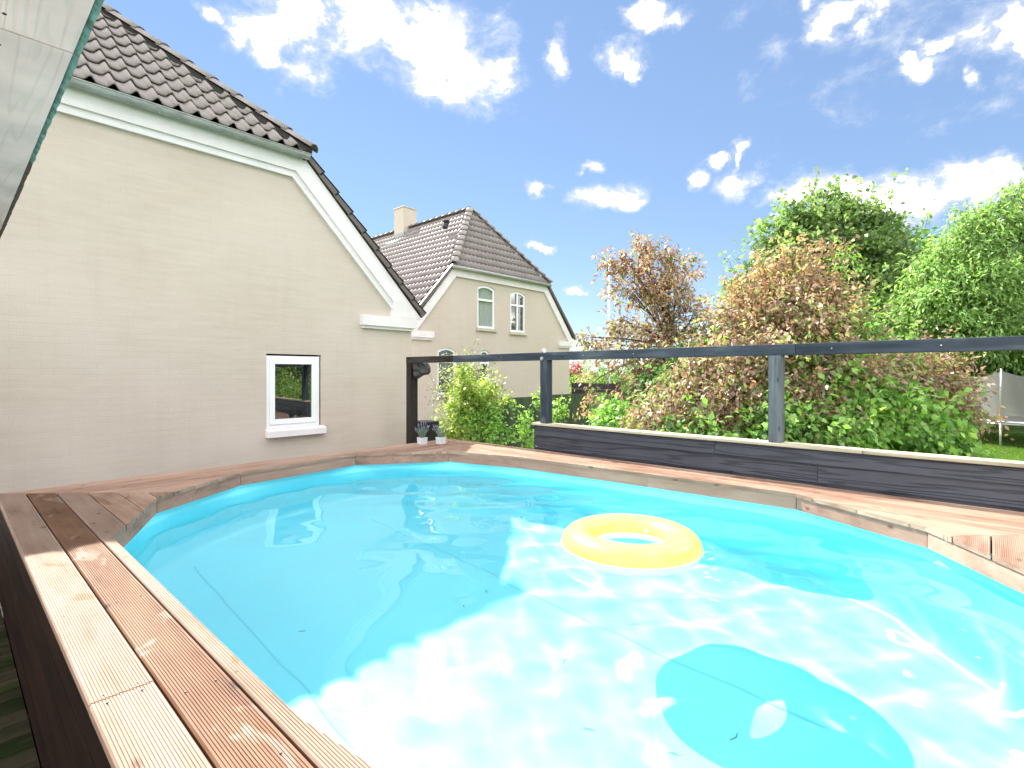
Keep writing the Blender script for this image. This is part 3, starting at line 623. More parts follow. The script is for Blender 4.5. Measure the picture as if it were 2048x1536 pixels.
    r.add([(L(uE), ye, zc(zE - th)), (uE, ye, zc(zE - th)), (CU, yA, zc(zA - th))], [(0, 1, 2)])
    for f in ((lambda u: u), L):
        r.add([(f(uE), ye, zc(zE - th)), (f(u_v), V2 - .10, zc(z_v - th)), (f(u_v), yb + .2, zc(z_v - th)), (CU, yb + .2, zc(zA - th)), (CU, yA, zc(zA - th))], [(0, 1, 2, 3, 4)])
    roof = r.build('roof', M['felt'], H)
    def tiled(origin, right, up, inside, nx, ny, pitch, expo, name):
        """courses of wave tiles in one mesh (each about 5 px): every course overlaps the one below"""
        nrm = np.cross(right, up); n = 5; px = np.linspace(-.5, .5, n); pz = .030 * np.sin(2 * np.pi * px - .6)
        Vv, Ff = [], []
        for j in range(ny):
            for i in range(nx):
                c = np.array([(i + .5) * pitch, j * expo])
                if not inside(c[0], c[1] + expo / 2): continue
                k = len(Vv)
                for y, lf in ((-.01, .036), (expo * 1.04, .004)):
                    for x, z in zip(px, pz): Vv.append(origin + right * (c[0] + x * pitch) + up * (c[1] + y) + nrm * (z + lf))
                for x, z in zip(px, pz): Vv.append(origin + right * (c[0] + x * pitch) + up * (c[1] - .008) + nrm * (z + .012))
                for q in range(n - 1): Ff += [(k + q, k + q + 1, k + n + q + 1, k + n + q), (k + 2 * n + q, k + 2 * n + q + 1, k + q + 1, k + q)]
        o = np_mesh(name, Vv, Ff, M['tile2'], roof); o['kind'] = 'stuff'; return o
    # hip facet
    rise, run = zA - zE, yA - ye; sl = math.hypot(rise, run); up = np.array((0, run / sl, rise / sl))
    nx = 26; pw = 2 * a_max / nx
    tiled(np.array((L(uE), ye - .04, zc(zE) + .01)), np.array((1., 0, 0)), up, lambda x, y: abs(x - a_max) < a_max * (1 - y / sl) + .05, nx, int(sl / .34) + 1, pw, .34, 'hip_tiling')
    # slope towards the pool
    sl2 = math.hypot(u_v - CU, zA - z_v); up2 = np.array(((u_v - CU) / sl2, 0, (zA - z_v) / sl2)); ulen = yb - V2
    def ins(x, y):
        yy = yb + .1 - x; zz = z_v + up2[2] * y
        return yy > V2 - .05 + max(0, (zz - zE)) / (zA - zE) * (yA - ye) and zz < zA + .05
    tiled(np.array((L(u_v), yb + .1, zc(z_v) + .01)), np.array((0, -1., 0)), up2, ins, int((ulen + .2) / .205), int(sl2 / .34) + 1, .205, .34, 'slope_tiling')
    m = MB(); m.add([(uE, ye, zc(zE)), (u_v, V2 - .1, zc(z_v)), (u_v, yb + .2, zc(z_v)), (CU, yb + .2, zc(zA)), (CU, yA, zc(zA))], [(0, 1, 2, 3, 4)]); m.build('rear_slope', M['tile2'], roof)
    cap_mesh, lay_caps = build_near_house.cap_mesh, build_near_house.lay_caps
    A = Vector((CU, yA, zc(zA)))
    for f in ((lambda u: u), L):
        B = Vector((f(uE), ye - .05, zc(zE))); cm = cap_mesh((A - B).length / 11, .15, .125, M['tile'], 'hip_tile'); lay_caps(cm, B, A, 11, roof, H, .06)
    cm = cap_mesh(.40, .14, .125, M['tile2'], 'ridge_tile'); lay_caps(cm, A, (CU, yb, zc(zA)), int((yb - yA) / .4), roof, H, .05)
    for f in ((lambda u: u), L):              # verge boards under the slope edge
        m = MB(); p, q = (f(uE), zE), (f(u_v), z_v); m.prism([(p[0], V2 - .13, zc(p[1] + .05)), (q[0], V2 - .13, zc(q[1] + .05)), (q[0], V2 - .13, zc(q[1] - .10)), (p[0], V2 - .13, zc(p[1] - .10))], (0, .10, 0)); m.build('verge_tile', M['verge'], roof)
    m = MB(); m.tube([(L(uE) - .05, ye - .06, zc(zE - .04)), (uE + .05, ye - .06, zc(zE - .04))], .06, 10); m.build('gutter', M['zinc'], H, smooth=True)
    # chimney with lead flashing, roof vent
    yc = 18.9; m = MB(); m.box((CU - .34, yc - .34, zc(5.3)), (CU + .34, yc + .34, zc(7.12))); ch = m.build('chimney', M['wall2'], roof)
    m = MB(); m.box((CU - .37, yc - .37, zc(7.12)), (CU + .37, yc + .37, zc(7.18))); m.build('chimney_cap', M['sillc'], ch, bevel=.02)
    m = MB(); m.prism([(CU - .40, yc - .40, zc(5.62)), (CU - .75, yc - .40, zc(5.45)), (CU - .75, yc + .40, zc(5.45)), (CU - .40, yc + .40, zc(5.62))], (0, 0, .13)); m.box((CU - .36, yc - .37, zc(5.4)), (CU + .36, yc + .37, zc(6.05))); m.build('flashing', M['zinc'], ch)
    p = Vector(at(893, 450, 19.3)); m = MB(); m.tube([p - Vector((.1, 0, .12)), p + Vector((0, 0, .05)), p + Vector((-.02, 0, .16))], [.09, .09, .13], 8); m.build('roof_vent', M['bin'], roof)
    # drainpipe at the near corner
    return H
build_far_house()

# ================================================================== POOL
OPEN = [(.61, 3.42), (1.03, 4.33), (1.78, 4.86), (3.00, 5.02), (3.82, 4.46), (4.05, 3.60), (4.13, 2.20), (4.17, 1.04), (3.76, .27), (3.22, -.14), (2.10, -.30), (1.22, -.04), (.70, .55), (.61, 1.30)]
U0, U1, V0, V1 = .26, 4.56, -.76, 5.30
def catmull(pts, n):
    out = []; N = len(pts)
    for i in range(N):
        p0, p1, p2, p3 = [Vector(pts[(i + k) % N]) for k in (-1, 0, 1, 2)]
        for j in range(n):
            t = j / n; out.append(.5 * (2 * p1 + (p2 - p0) * t + (2 * p0 - 5 * p1 + 4 * p2 - p3) * t * t + (3 * p1 - p0 - 3 * p2 + p3) * t ** 3))
    return out
RING = catmull(OPEN, 14)
PC = Vector((2.39, 2.36))
RING = [p + (p - PC).normalized() * .035 for p in RING]
def build_pool():
    P = thing('swimming_pool', (PC.x, PC.y, Z_FLOOR), 'oval above-ground pool lined with bright cyan vinyl', 'pool')
    n = len(RING); prof = [(0, ZC - .905)]
    prof += [(0, ZC - 1.0 - .1 * k) for k in range(11)]
    prof += [(-.10 * (1 - math.cos(k / 5 * math.pi / 2)), Z_FLOOR + .10 - .10 * math.sin(k / 5 * math.pi / 2)) for k in range(0, 6)]
    V, F = [], []
    for d, z in prof:
        for p in RING:
            q = p + (p - PC).normalized() * d; V.append((q.x, q.y, z))
    m = len(prof)
    for i in range(m - 1):
        for j in range(n): F.append((i * n + j, i * n + (j + 1) % n, (i + 1) * n + (j + 1) % n, (i + 1) * n + j))
    last = (m - 1) * n
    for s in (.66, .33):
        for j in range(n): q = PC + (Vector(V[last + j][:2]) - PC) * s; V.append((q.x, q.y, Z_FLOOR))
    for i in (0, 1):
        a = last + i * n
        for j in range(n): F.append((a + j, a + (j + 1) % n, a + n + (j + 1) % n, a + n + j))
    V.append((PC.x, PC.y, Z_FLOOR)); c = len(V) - 1; a = last + 2 * n
    mb = MB(); mb.v = V; mb.f = F + [(a + j, a + (j + 1) % n, c) for j in range(n)]
    lin = mb.build('liner', M['liner'], P, smooth=True); lin.cycles.is_caustics_receiver = True
    for x in (1.25, 2.75):                    # weld seams across the floor
        m_ = MB(); m_.add([(x - .006, .55, Z_FLOOR + .003), (x + .006, .55, Z_FLOOR + .003), (x + .006, 4.35, Z_FLOOR + .003), (x - .006, 4.35, Z_FLOOR + .003)], [(0, 1, 2, 3)]); s_ = m_.build('seam', M['seam'], lin); s_.cycles.is_caustics_receiver = True
    # outside shell of corrugated steel behind the boards
    # water surface with real ripples
    rng = random.Random(5); waves = []
    for lam, amp, k in ((1.7, .0030, 5), (.85, .0015, 8), (.46, .00105, 12), (.27, .00042, 14), (.15, .00007, 12)):
        for _ in range(k):
            an = rng.gauss(0, .62) + (math.pi if rng.random() < .5 else 0); l_ = lam * rng.uniform(.7, 1.4); waves.append((math.cos(an) * 2 * math.pi / l_, math.sin(an) * 2 * math.pi / l_, rng.uniform(0, 6.28), amp * rng.uniform(.6, 1.3)))
    ring = np.array([(p.x, p.y) for p in RING]); ring = PC + 0 * ring + (ring - np.array(PC)) * 1.002 if False else np.array(PC) + (ring - np.array(PC)) * 1.002
    nr = 110; fr = np.linspace(0, 1, nr + 1)[1:]
    big = []
    for i in range(n):
        for t in (0, .5): big.append(ring[i] * (1 - t) + ring[(i + 1) % n] * t)
    big = np.array(big); nb = len(big)
    XY = np.concatenate([np.array([[PC.x, PC.y]])] + [np.array(PC) + (big - np.array(PC)) * s for s in fr])
    Z = np.full(len(XY), Z_WAT)
    for kx, ky, ph, am in waves: Z = Z + am * np.sin(kx * XY[:, 0] + ky * XY[:, 1] + ph)
    # livelier water on the garden side and near the inlet
    live = 1 / (1 + np.exp(-(XY[:, 0] - 2.6) * 1.6)); Z = Z_WAT + (Z - Z_WAT) * (.13 + .78 * live)
    V = np.column_stack([XY, Z]); F = []
    for r_ in range(nr - 1):
        a, b = 1 + r_ * nb, 1 + (r_ + 1) * nb; j = np.arange(nb); k = (j + 1) % nb
        F.append(np.column_stack([a + j, b + j, b + k, a + k]))
    w = np_mesh('water', V, np.concatenate(F), M['water'], None, smooth=True)
    bm = bmesh.new(); bm.from_mesh(w.data); bm.verts.ensure_lookup_table()
    for j in range(nb): bm.faces.new((bm.verts[0], bm.verts[1 + j], bm.verts[1 + (j + 1) % nb])).smooth = True
    bmesh.ops.recalc_face_normals(bm, faces=bm.faces)
    bm.faces.ensure_lookup_table()
    if bm.faces[0].normal.z < 0: bmesh.ops.reverse_faces(bm, faces=bm.faces)
    bm.to_mesh(w.data); bm.free()
    w.cycles.is_caustics_caster = True
    tag(w, kind='structure')
build_pool()

# ================================================================== POOL DECK: grooved boards, fascia, skirting
def build_deck():
    D = thing('pool_deck', (U0, V0, 0), 'raised hardwood deck of grooved boards framing the pool', 'deck')
    BW, GAP, TH = .1455, .0065, .028
    MIT = 1.0
    def groove_profile(a0, a1):
        pts = [(a0, -.006), (a0 + .0045, 0)]; a = a0 + .008
        n = max(1, int((a1 - a0 - .016) / .0072)); p = (a1 - a0 - .016) / n
        for k in range(n): s = a + k * p; pts += [(s + p * .08, 0), (s + p * .22, -.0026), (s + p * .46, -.0026), (s + p * .60, 0)]
        pts += [(a1 - .0045, 0), (a1, -.006)]
        return pts
    # each side: (across, along) -> world
    sides = {
        'left': (lambda a, s: (U0 + a, s), lambda p: (p[0] - U0, p[1]), V0, V1),
        'right': (lambda a, s: (U1 - a, s), lambda p: (U1 - p[0], p[1]), V0, V1),
        'far': (lambda a, s: (s, V1 - a), lambda p: (V1 - p[1], p[0]), U0, U1),
        'near': (lambda a, s: (s, V0 + a), lambda p: (p[1] - V0, p[0]), U0, U1)}
    rng = random.Random(8)
    for sn, (fw, inv, s0, s1) in sides.items():
        poly = [inv(p) for p in OPEN]; amin = min(p[0] for p in poly); tip = [p[1] for p in poly if abs(p[0] - amin) < 1e-6]; tip = sum(tip) / len(tip)
        def excl(a):
            xs = []
            for i in range(len(poly)):
                (a0, b0), (a1, b1) = poly[i], poly[(i + 1) % len(poly)]
                if (a0 - a) * (a1 - a) < 0: xs.append(b0 + (b1 - b0) * (a - a0) / (a1 - a0))
            return (min(xs), max(xs)) if len(xs) >= 2 else None
        for bi in range(9):
            a0 = bi * (BW + GAP) + .001; a1 = a0 + BW
            mid = excl((a0 + a1) / 2)
            prof = groove_profile(a0, a1)
            if a0 < amin < a1: prof = sorted(prof + [(amin - 1e-4, 0), (amin + 1e-4, 0)])
            ex = [excl(a) for a, _ in prof]
            gm = .0025
            lo = lambda a: s0 + a + gm; hi = lambda a: s1 - a - gm
            if all(e is None for e in ex):
                cuts = {('left', 0): [1.745], ('right', 0): [1.35], ('right', 1): [2.9], ('far', 1): [2.3]}.get((sn, bi), [])
                ivs = []; edges = [None] + cuts + [None]
                for k in range(len(edges) - 1):
                    ivs.append([((lambda a, c=edges[k]: lo(a) if c is None else c + .0015), (lambda a, c=edges[k + 1]: hi(a) if c is None else c - .0015))])
                groups = ivs
            else:
                e_ = {a: (e or (tip, tip)) for (a, _), e in zip(prof, ex)}
                A = ((lambda a: lo(a)), (lambda a: e_[a][0])); B = ((lambda a: e_[a][1]), (lambda a: hi(a)))
                groups = [[A, B]] if any(e is None for e in ex) and not (a0 < amin < a1 and sn == 'left') else [[A], [B]]
                if sn in ('left', 'right') and a0 < amin < a1: groups = [[A, B]]
            for grp in groups:
                m = MB(); used = False
                for f0, f1 in grp:
                    idx = {}
                    ok = [(a, z, f0(a), f1(a)) for a, z in prof]
                    for (aa, za, l0, h0), (ab, zb, l1, h1) in zip(ok[:-1], ok[1:]):
                        if h0 - l0 < .004 and h1 - l1 < .004: continue
                        if h0 < l0: h0 = l0
                        if h1 < l1: h1 = l1
                        T = lambda a, s, z: (*fw(a, s), Z_COP + z)
                        m.add([T(aa, l0, za), T(aa, h0, za), T(ab, h1, zb), T(ab, l1, zb)], [(0, 1, 2, 3)])
                        m.add([T(aa, h0, za), T(aa, h0, -TH), T(ab, h1, -TH), T(ab, h1, zb)], [(0, 1, 2, 3)])
                        m.add([T(aa, l0, za), T(aa, l0, -TH), T(ab, l1, -TH), T(ab, l1, zb)], [(0, 1, 2, 3)]); used = True
                    for a, z, l0, h0 in (ok[0], ok[-1]):
                        if h0 - l0 > .004: m.add([(*fw(a, l0), Z_COP + z), (*fw(a, h0), Z_COP + z), (*fw(a, h0), Z_COP - TH), (*fw(a, l0), Z_COP - TH)], [(0, 1, 2, 3)])
                    l_, h_ = min(q[2] for q in ok), max(q[3] for q in ok)
                if not used: continue
                mt = M['deck_y'] if sn in ('left', 'right') else M['deck_x']
                if sn == 'left': mt = {0: M['deck_pale'], 1: M['deck_wet'], 2: M['deck_pale']}.get(bi, M['deck_y'])
                me = bpy.data.meshes.new('plank'); me.from_pydata([(x - D.location.x, y - D.location.y, z) for x, y, z in m.v], [], m.f); me.materials.append(mt)
                bm = bmesh.new(); bm.from_mesh(me); bmesh.ops.remove_doubles(bm, verts=bm.verts, dist=1e-5); bmesh.ops.dissolve_degenerate(bm, edges=bm.edges, dist=1e-5); bmesh.ops.recalc_face_normals(bm, faces=bm.faces); bm.to_mesh(me); bm.free()
                o = bpy.data.objects.new('plank', me); COL.objects.link(o); o.parent = D; o.location.z = rng.uniform(-.0012, .0012)
                if sn == 'left' and bi == 1: o['label'] = 'orange brown oiled plank with water marks'
    # fascia boards round the opening
    N = len(OPEN)
    for i in range(N):
        a, b = Vector(OPEN[i]), Vector(OPEN[(i + 1) % N]); t = (b - a).normalized(); nrm = Vector((-t.y, t.x))
        if nrm.dot(PC - a) > 0: nrm = -nrm
        p = [a + nrm * .008 + t * .0008, b + nrm * .008 - t * .0008, b + nrm * .034 + t * .006, a + nrm * .034 - t * .006]
        m = MB(); m.prism([(q.x, q.y, ZC - .990) for q in p], (0, 0, .090)); m.build('fascia_board', M['fascia'] if abs(t.x) > abs(t.y) else M['fascia_end'], D)
    # skirting: horizontal boards on the terrace side and the two ends, studs behind
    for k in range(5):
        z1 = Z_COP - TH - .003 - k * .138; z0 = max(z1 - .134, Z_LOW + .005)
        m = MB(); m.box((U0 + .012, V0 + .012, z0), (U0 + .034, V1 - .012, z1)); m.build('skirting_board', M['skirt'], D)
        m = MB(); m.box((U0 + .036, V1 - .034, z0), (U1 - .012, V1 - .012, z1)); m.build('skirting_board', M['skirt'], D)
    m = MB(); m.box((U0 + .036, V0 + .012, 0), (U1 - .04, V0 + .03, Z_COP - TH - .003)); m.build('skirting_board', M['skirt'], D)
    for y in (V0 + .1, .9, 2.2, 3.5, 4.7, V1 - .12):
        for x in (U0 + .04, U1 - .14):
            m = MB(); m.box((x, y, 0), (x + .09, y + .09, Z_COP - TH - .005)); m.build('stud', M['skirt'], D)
    # screw heads in the boards next to the terrace
    for a, y in [(.035, 1.72), (.112, 1.72), (.035, 1.77), (.112, 1.77), (.035, 2.45), (.112, 2.45), (.19, 2.45), (.265, 2.45), (.19, 1.62), (.265, 1.62), (.035, 3.15), (.112, 3.15), (.19, 3.15), (.265, 3.15), (.32, 2.45), (.32, 1.62), (.035, 1.2), (.112, 1.2), (.19, 1.2), (.265, 1.2)]:
        m = MB(); m.tube([(U0 + a, y, Z_COP - .002), (U0 + a, y, Z_COP + .0012)], .0035, 8); m.build('screw', M['screw'], D)
build_deck()

# lower terrace that the camera stands on
def build_terrace():
    m = MB(); m.box((-5, -4, .02), (U0 - .02, W - .02, Z_LOW - .03)); T = tag(m.build('terrace', M['plaster']), kind='structure')
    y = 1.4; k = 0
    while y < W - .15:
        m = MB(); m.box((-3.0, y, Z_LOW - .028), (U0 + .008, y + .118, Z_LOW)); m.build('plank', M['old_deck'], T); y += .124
build_terrace()

# ================================================================== VERANDA EAVE above the terrace
def build_eave():
    zs = zc(.85); ue = .24
    E = thing('veranda_roof', (-.1, 1.8, 0), 'cream board soffit of a veranda roof with verdigris green metal edge', 'roof')
    for y0, y1 in ((-3.0, 1.797), (1.803, 6.4)):
        m = MB(); m.box((-.40, y0, zs), (ue - .004, y1, zs + .012)); m.build('soffit_board', M['soffit'], E)
    rng = random.Random(2)
    for y0, y1, mt in ((-3.0, 2.87, 'copper'), (2.872, 6.4, 'rust')):
        m = MB(); n = max(8, int((y1 - y0) / .05)); vs = []
        for k in range(n + 1):
            y = y0 + (y1 - y0) * k / n; j = rng.uniform(-.0025, .0025)
            vs += [(ue, y, zs + .010), (ue + .012 + j, y, zs + .002 + j), (ue + .016 + j, y, zs + .05), (ue, y, zs + .056)]
        fs = []
        for k in range(n):
            for q in range(4): a, b = 4 * k + q, 4 * k + (q + 1) % 4; fs.append((a, b, b + 4, a + 4))
        m.add(vs, fs + [(0, 1, 2, 3), tuple(4 * n + q for q in range(4))]); m.build('drip_edge', M[mt], E)
    m = MB(); m.box((-.40, -3.0, zs + .014), (ue - .002, 6.4, zs + .055)); m.build('roof_deck', M['felt'], E)
    for y in (-2.8, 6.0):
        m = MB(); m.box((-.38, y, Z_LOW), (-.28, y + .1, zs)); m.build('post', M['white'], E)
    for x, y in ((.1, 1.72), (.1, 1.89), (.02, 2.5), (-.05, 1.2), (.05, 3.1)):
        m = MB(); m.tube([(x, y, zs - .0015), (x, y, zs + .004)], .0045, 8); m.build('nail', M['screw'], E)
build_eave()

# ================================================================== PARAPET with charcoal cladding, PERGOLA frame
def build_parapet():
    P = thing('parapet', (4.66, 1, 0), 'low charcoal clad parapet with pale timber cap along the pool deck', 'parapet')
    rows = [(-.603, -.712, [1.803]), (-.716, -.856, [.998]), (-.860, -1.0, [2.7]), (-1.004, -1.14, [.3]), (-1.144, -1.28, [1.6]), (-1.284, -1.42, [.6]), (-1.424, -1.56, [2.2])]
    ya, yb = -2.6, 3.874
    for zt, zb, cuts in rows:
        e = [ya] + cuts + [yb]
        for a, b in zip(e[:-1], e[1:]):
            m = MB(); m.prism([(4.643, a + .0015, zc(zt)), (4.617, a + .0015, zc(zb)), (4.632, a + .0015, zc(zb)), (4.654, a + .0015, zc(zt))], (0, b - a - .003, 0)); m.build('cladding_board', M['clad'], P)
    m = MB(); m.box((4.655, ya, 0), (4.70, yb - .01, zc(-.606))); m.build('core', M['felt'], P)
    m = MB(); m.box((4.63, yb + .001, 0), (4.715, yb + .022, zc(-.603))); m.build('end_board', M['clad'], P)
    for a, b in ((ya, .70), (.703, 3.91)):
        m = MB(); m.box((4.605, a, zc(-.600)), (4.735, b, zc(-.571))); m.build('cap', M['cap'], P, bevel=.006)
    G = thing('pergola_frame', (4.66, 3.74, 0), 'dark timber post and beam frame standing on the parapet', 'pergola')
    for y, zb, mt, w in ((1.306, -.571, 'black_post', .05), (3.741, -.571, 'black_post', .05), (-2.4, -.571, 'black_post', .05)):
        m = MB(); m.box((4.61, y - w, zc(zb)), (4.71, y + w, zc(.145))); m.build('post', M[mt], G, bevel=.004)
    m = MB(); m.box((4.60, 6.20, .0), (4.72, 6.32, zc(.150))); m.build('post', M['brown_post'], G, bevel=.004)
    for a, b in ((-2.6, 1.15), (1.153, 5.3), (5.303, 6.34)):
        m = MB(); m.box((4.612, a, zc(.145)), (4.708, b, zc(.235))); m.build('beam', M['black_timber'] if b < 6 else M['brown_beam'], G, bevel=.004)
    m = MB(); m.tube([(4.596, 3.76, zc(.165)), (4.613, 3.76, zc(.165))], .022, 10); m.tube([(4.60, 3.72, zc(.235)), (4.613, 3.72, zc(.25))], .03, 6); m.build('bracket', M['galv'], G)
    for y in (.25, .9, 2.6, 3.2, 4.4): m = MB(); m.tube([(4.608, y, zc(.19)), (4.614, y, zc(.19))], .005, 8); m.build('screw', M['galv'], G)
M['brown_beam'] = wood('dark_brown_timber_y', 1, (.018, .016, .014), (.032, .028, .025), (.06, .055, .05), rough=.6, bump=.002)
build_parapet()

# crumpled tarp bundle on the corner post
def build_tarp():
    rng = random.Random(4); a = at(828, 738, 7.62); b = at(861, 738, 7.62)
    m = MB(); n, sg = 9, 14; V, F = [], []
    ax = (b - a); side = Vector((sa, -ca, 0)); dep = Vector((ca, sa, 0))
    for i in range(n):
        t = i / (n - 1); c = a + ax * t + Vector((0, 0, -.015 * t)); r = .125 - .055 * t if t < .95 else .03
        for j in range(sg):
            an = 2 * math.pi * j / sg; rr = r * (1 + .18 * math.sin(3 * an + 4 * t) + .10 * math.sin(5 * an - 6 * t) + rng.uniform(-.05, .05))
            V.append(c + Vector((0, 0, 1)) * math.sin(an) * rr + dep * math.cos(an) * rr * .75)
    for i in range(n - 1):
        for j in range(sg): F.append((i * sg + j, i * sg + (j + 1) % sg, (i + 1) * sg + (j + 1) % sg, (i + 1) * sg + j))
    F += [tuple(range(sg)), tuple((n - 1) * sg + j for j in range(sg))]
    m.add(V, F); o = m.build('tarp_bundle', M['tarp']); tag(o, 'crumpled dark grey tarp bundle tied to the pergola corner post', 'tarp')
build_tarp()

# ================================================================== SWIM RING
def build_ring():
    c = Vector((2.80, 1.60, Z_WAT + .050)); R_, r_ = .312, .100
    T = thing('swim_ring', c, 'yellow and white inflatable swim ring floating on the pool', 'swim ring')
    def half(a0, a1, name, mat):
        V, F = [], []; nu, nv = 72, 14
        for i in range(nu):
            u = 2 * math.pi * i / nu; pk = 1.0
            for j in range(nv + 1):
                v = a0 + (a1 - a0) * j / nv; e_ = max(0, 1 - min(abs(math.cos(v) - 1), abs(math.cos(v) + 1)) / .25); rr = r_ * (pk + .018 * e_ * math.sin(u * 31 + 2 * math.sin(u * 5)))
                V.append((c.x + (R_ + rr * math.cos(v)) * math.cos(u), c.y + (R_ + rr * math.cos(v)) * math.sin(u), c.z + rr * .86 * math.sin(v)))
        for i in range(nu):
            for j in range(nv): a, b = i * (nv + 1) + j, ((i + 1) % nu) * (nv + 1) + j; F.append((a, b, b + 1, a + 1))
        m = MB(); m.add(V, F); return m.build(name, mat, T, smooth=True)
    half(rad(-6), rad(186), 'top_skin', M['yellow']); half(rad(186), rad(354), 'bottom_skin', M['white_vinyl'])
    for rad_, nm in ((R_ + r_ + .001, 'outer_seam'), (R_ - r_ - .001, 'inner_seam')):
        m = MB(); m.tube([(c.x + rad_ * math.cos(2 * math.pi * k / 72), c.y + rad_ * math.sin(2 * math.pi * k / 72), c.z - .008) for k in range(73)], .0045, 6, cap=False); m.build(nm, M['white_vinyl'], T, smooth=True)
    m = MB(); m.tube([(c.x + R_ - r_ - .004, c.y, c.z + .02), (c.x + R_ - r_ - .02, c.y, c.z + .025)], .011, 8); m.build('valve', M['white_vinyl'], T)
build_ring()

# ================================================================== VEGETATION
class Leaves:
    def __init__(self, seed): self.rg = np.random.default_rng(seed); self.V = []; self.C = []
    def add(self, P, size, pal, N=None, up=.5, jit=.12, width=.5, droop=.25):
        """P: leaf positions, N: outward directions; palette rows = colours"""
        rg = self.rg; n = len(P)
        d = rg.normal(size=(n, 3)); d[:, 2] -= droop * 2
        if N is not None: d += N * 1.1
        d /= np.linalg.norm(d, axis=1)[:, None]
        nn = rg.normal(size=(n, 3)) * .75; nn[:, 2] += up * 2
        if N is not None: nn += N * .5
        nn -= d * np.sum(nn * d, 1)[:, None]; nn /= np.linalg.norm(nn, axis=1)[:, None] + 1e-9
        s = np.cross(d, nn); L = size * rg.uniform(.65, 1.25, n)[:, None]; Wd = L * width * .5
        v = np.stack([P, P + d * L * .45 + s * Wd + nn * L * .06, P + d * L - nn * L * .10, P + d * L * .45 - s * Wd + nn * L * .06], 1)
        self.V.append(v.reshape(-1, 3))
        pal = np.asarray(pal, float); k = rg.integers(0, len(pal), n); c = 1.3 * pal[k] * rg.uniform(1 - jit * 2, 1 + jit * 2, n)[:, None] * rg.uniform(1 - jit * .5, 1 + jit * .5, (n, 3))
        self.C.append(np.repeat(c, 4, 0))
    def build(self, name, mat, parent):
        V = np.concatenate(self.V); C = np.clip(np.concatenate(self.C), 0, 1); F = np.arange(len(V)).reshape(-1, 4)
        return np_mesh(name, V, F, mat, parent, C)
def branch(mb, a, b, r0, r1, rng, wob=.12, n=5, seg=6):
    a, b = Vector(a), Vector(b); L = (b - a).length; pts = []
    w = [Vector((rng.uniform(-1, 1), rng.uniform(-1, 1), rng.uniform(-.4, .4))) * L * wob for _ in range(2)]
    for i in range(n + 1):
        t = i / n; pts.append(a.lerp(b, t) + w[0] * math.sin(math.pi * t) * .6 + w[1] * math.sin(2 * math.pi * t) * .35)
    mb.tube(pts, [r0 + (r1 - r0) * i / n for i in range(n + 1)], seg, cap=False); return pts
RIGHT, DEP, UP = Vector((sa, -ca, 0)), Vector((ca, sa, 0)), Vector((0, 0, 1))
def plant(name, label, cat, base, blobs, leaves, leaf, pal, seed, clump=.28, per=34, ragged=.2, shoots=.28, trunk_r=.05, group=None, part='crown', twigs=1.0, up=.5, width=.5, droop=.25, mat='leaf', pal2=None, hollow=.55, bark='bark', fork=None):
    """blobs: (centre, (half width, half depth, half height)[, palette]) in metres, axes across / along / up"""
    T = thing(name, base, label, cat, group); rg = np.random.default_rng(seed); rng = random.Random(seed)
    lv = Leaves(seed + 1); st = MB(); base = Vector(base)
    vol = np.array([(b[1][0] * b[1][1] * b[1][2]) ** .72 for b in blobs]); vol /= vol.sum()
    A = np.array([RIGHT, DEP, UP]); nodes = []
    cen = sum((Vector(b[0]) for b in blobs), Vector()) / len(blobs)
    fk = Vector(fork) if fork else base.lerp(cen, .45); fk.x = base.x + (fk.x - base.x) * .8
    branch(st, base, fk, trunk_r, trunk_r * .7, rng, .04, 6, 8)
    for b, f in zip(blobs, vol):
        c, (rx, ry, rz) = Vector(b[0]), b[1]; p_ = b[2] if len(b) > 2 else pal
        nl = max(1, int(leaves * f / per))
        d = rg.normal(size=(nl, 3)); d /= np.linalg.norm(d, axis=1)[:, None]; q = rg.uniform(hollow ** 3, 1, nl) ** (1 / 3) * (1 + np.abs(rg.normal(size=nl)) * ragged - .06)
        loc = (d * q[:, None]) * np.array([rx, ry, rz]); cc = np.array(c) + loc @ A
        sub = branch(st, fk, c, trunk_r * .6, trunk_r * .22, rng, .10, 6, 6)
        for k in range(nl):
            n = max(6, int(per * rng.uniform(.5, 1.5))); cr = clump * rng.uniform(.6, 1.35)
            P = cc[k] + rg.normal(size=(n, 3)) * np.array([cr, cr, cr * .5]) * .55; P[:, 2] -= .5 * ((P[:, 0] - cc[k][0]) ** 2 + (P[:, 1] - cc[k][1]) ** 2) / cr
            o = (P - np.array(c)); o /= np.linalg.norm(o, axis=1)[:, None] + 1e-6
            tone = rng.uniform(.66, 1.32)
            lv.add(P, leaf, np.asarray(p_) * tone, o, up, .12, width, droop)
            if rng.random() < shoots:                # young shoots that break the outline
                o1 = cc[k] - np.array(c); o1 = o1 / (np.linalg.norm(o1) + 1e-6); d1 = o1 * .8 + np.array([0, 0, .75]) + rg.normal(size=3) * .35; d1 /= np.linalg.norm(d1); L1 = clump * rng.uniform(1.1, 2.4)
                ns = max(8, int(L1 / leaf * 2.6)); tt = rg.uniform(.15, 1, ns)[:, None]; P = cc[k] + d1 * L1 * tt + rg.normal(size=(ns, 3)) * leaf * .5
                lv.add(P, leaf, np.asarray(p_) * rng.uniform(.9, 1.3), np.repeat(d1[None], ns, 0), up, .12, width, droop)
                st.tube([cc[k], cc[k] + d1 * L1 * .5, cc[k] + d1 * L1], [trunk_r * .07 + .002, trunk_r * .05 + .002, .001], 4, cap=False)
            if rng.random() < .55 * twigs: branch(st, sub[rng.randint(2, 6)], cc[k], trunk_r * .2, trunk_r * .05, rng, .10, 3, 4)
    st.build('trunk', M[bark], T, smooth=True); lv.build(part, M[mat], T)
    return T
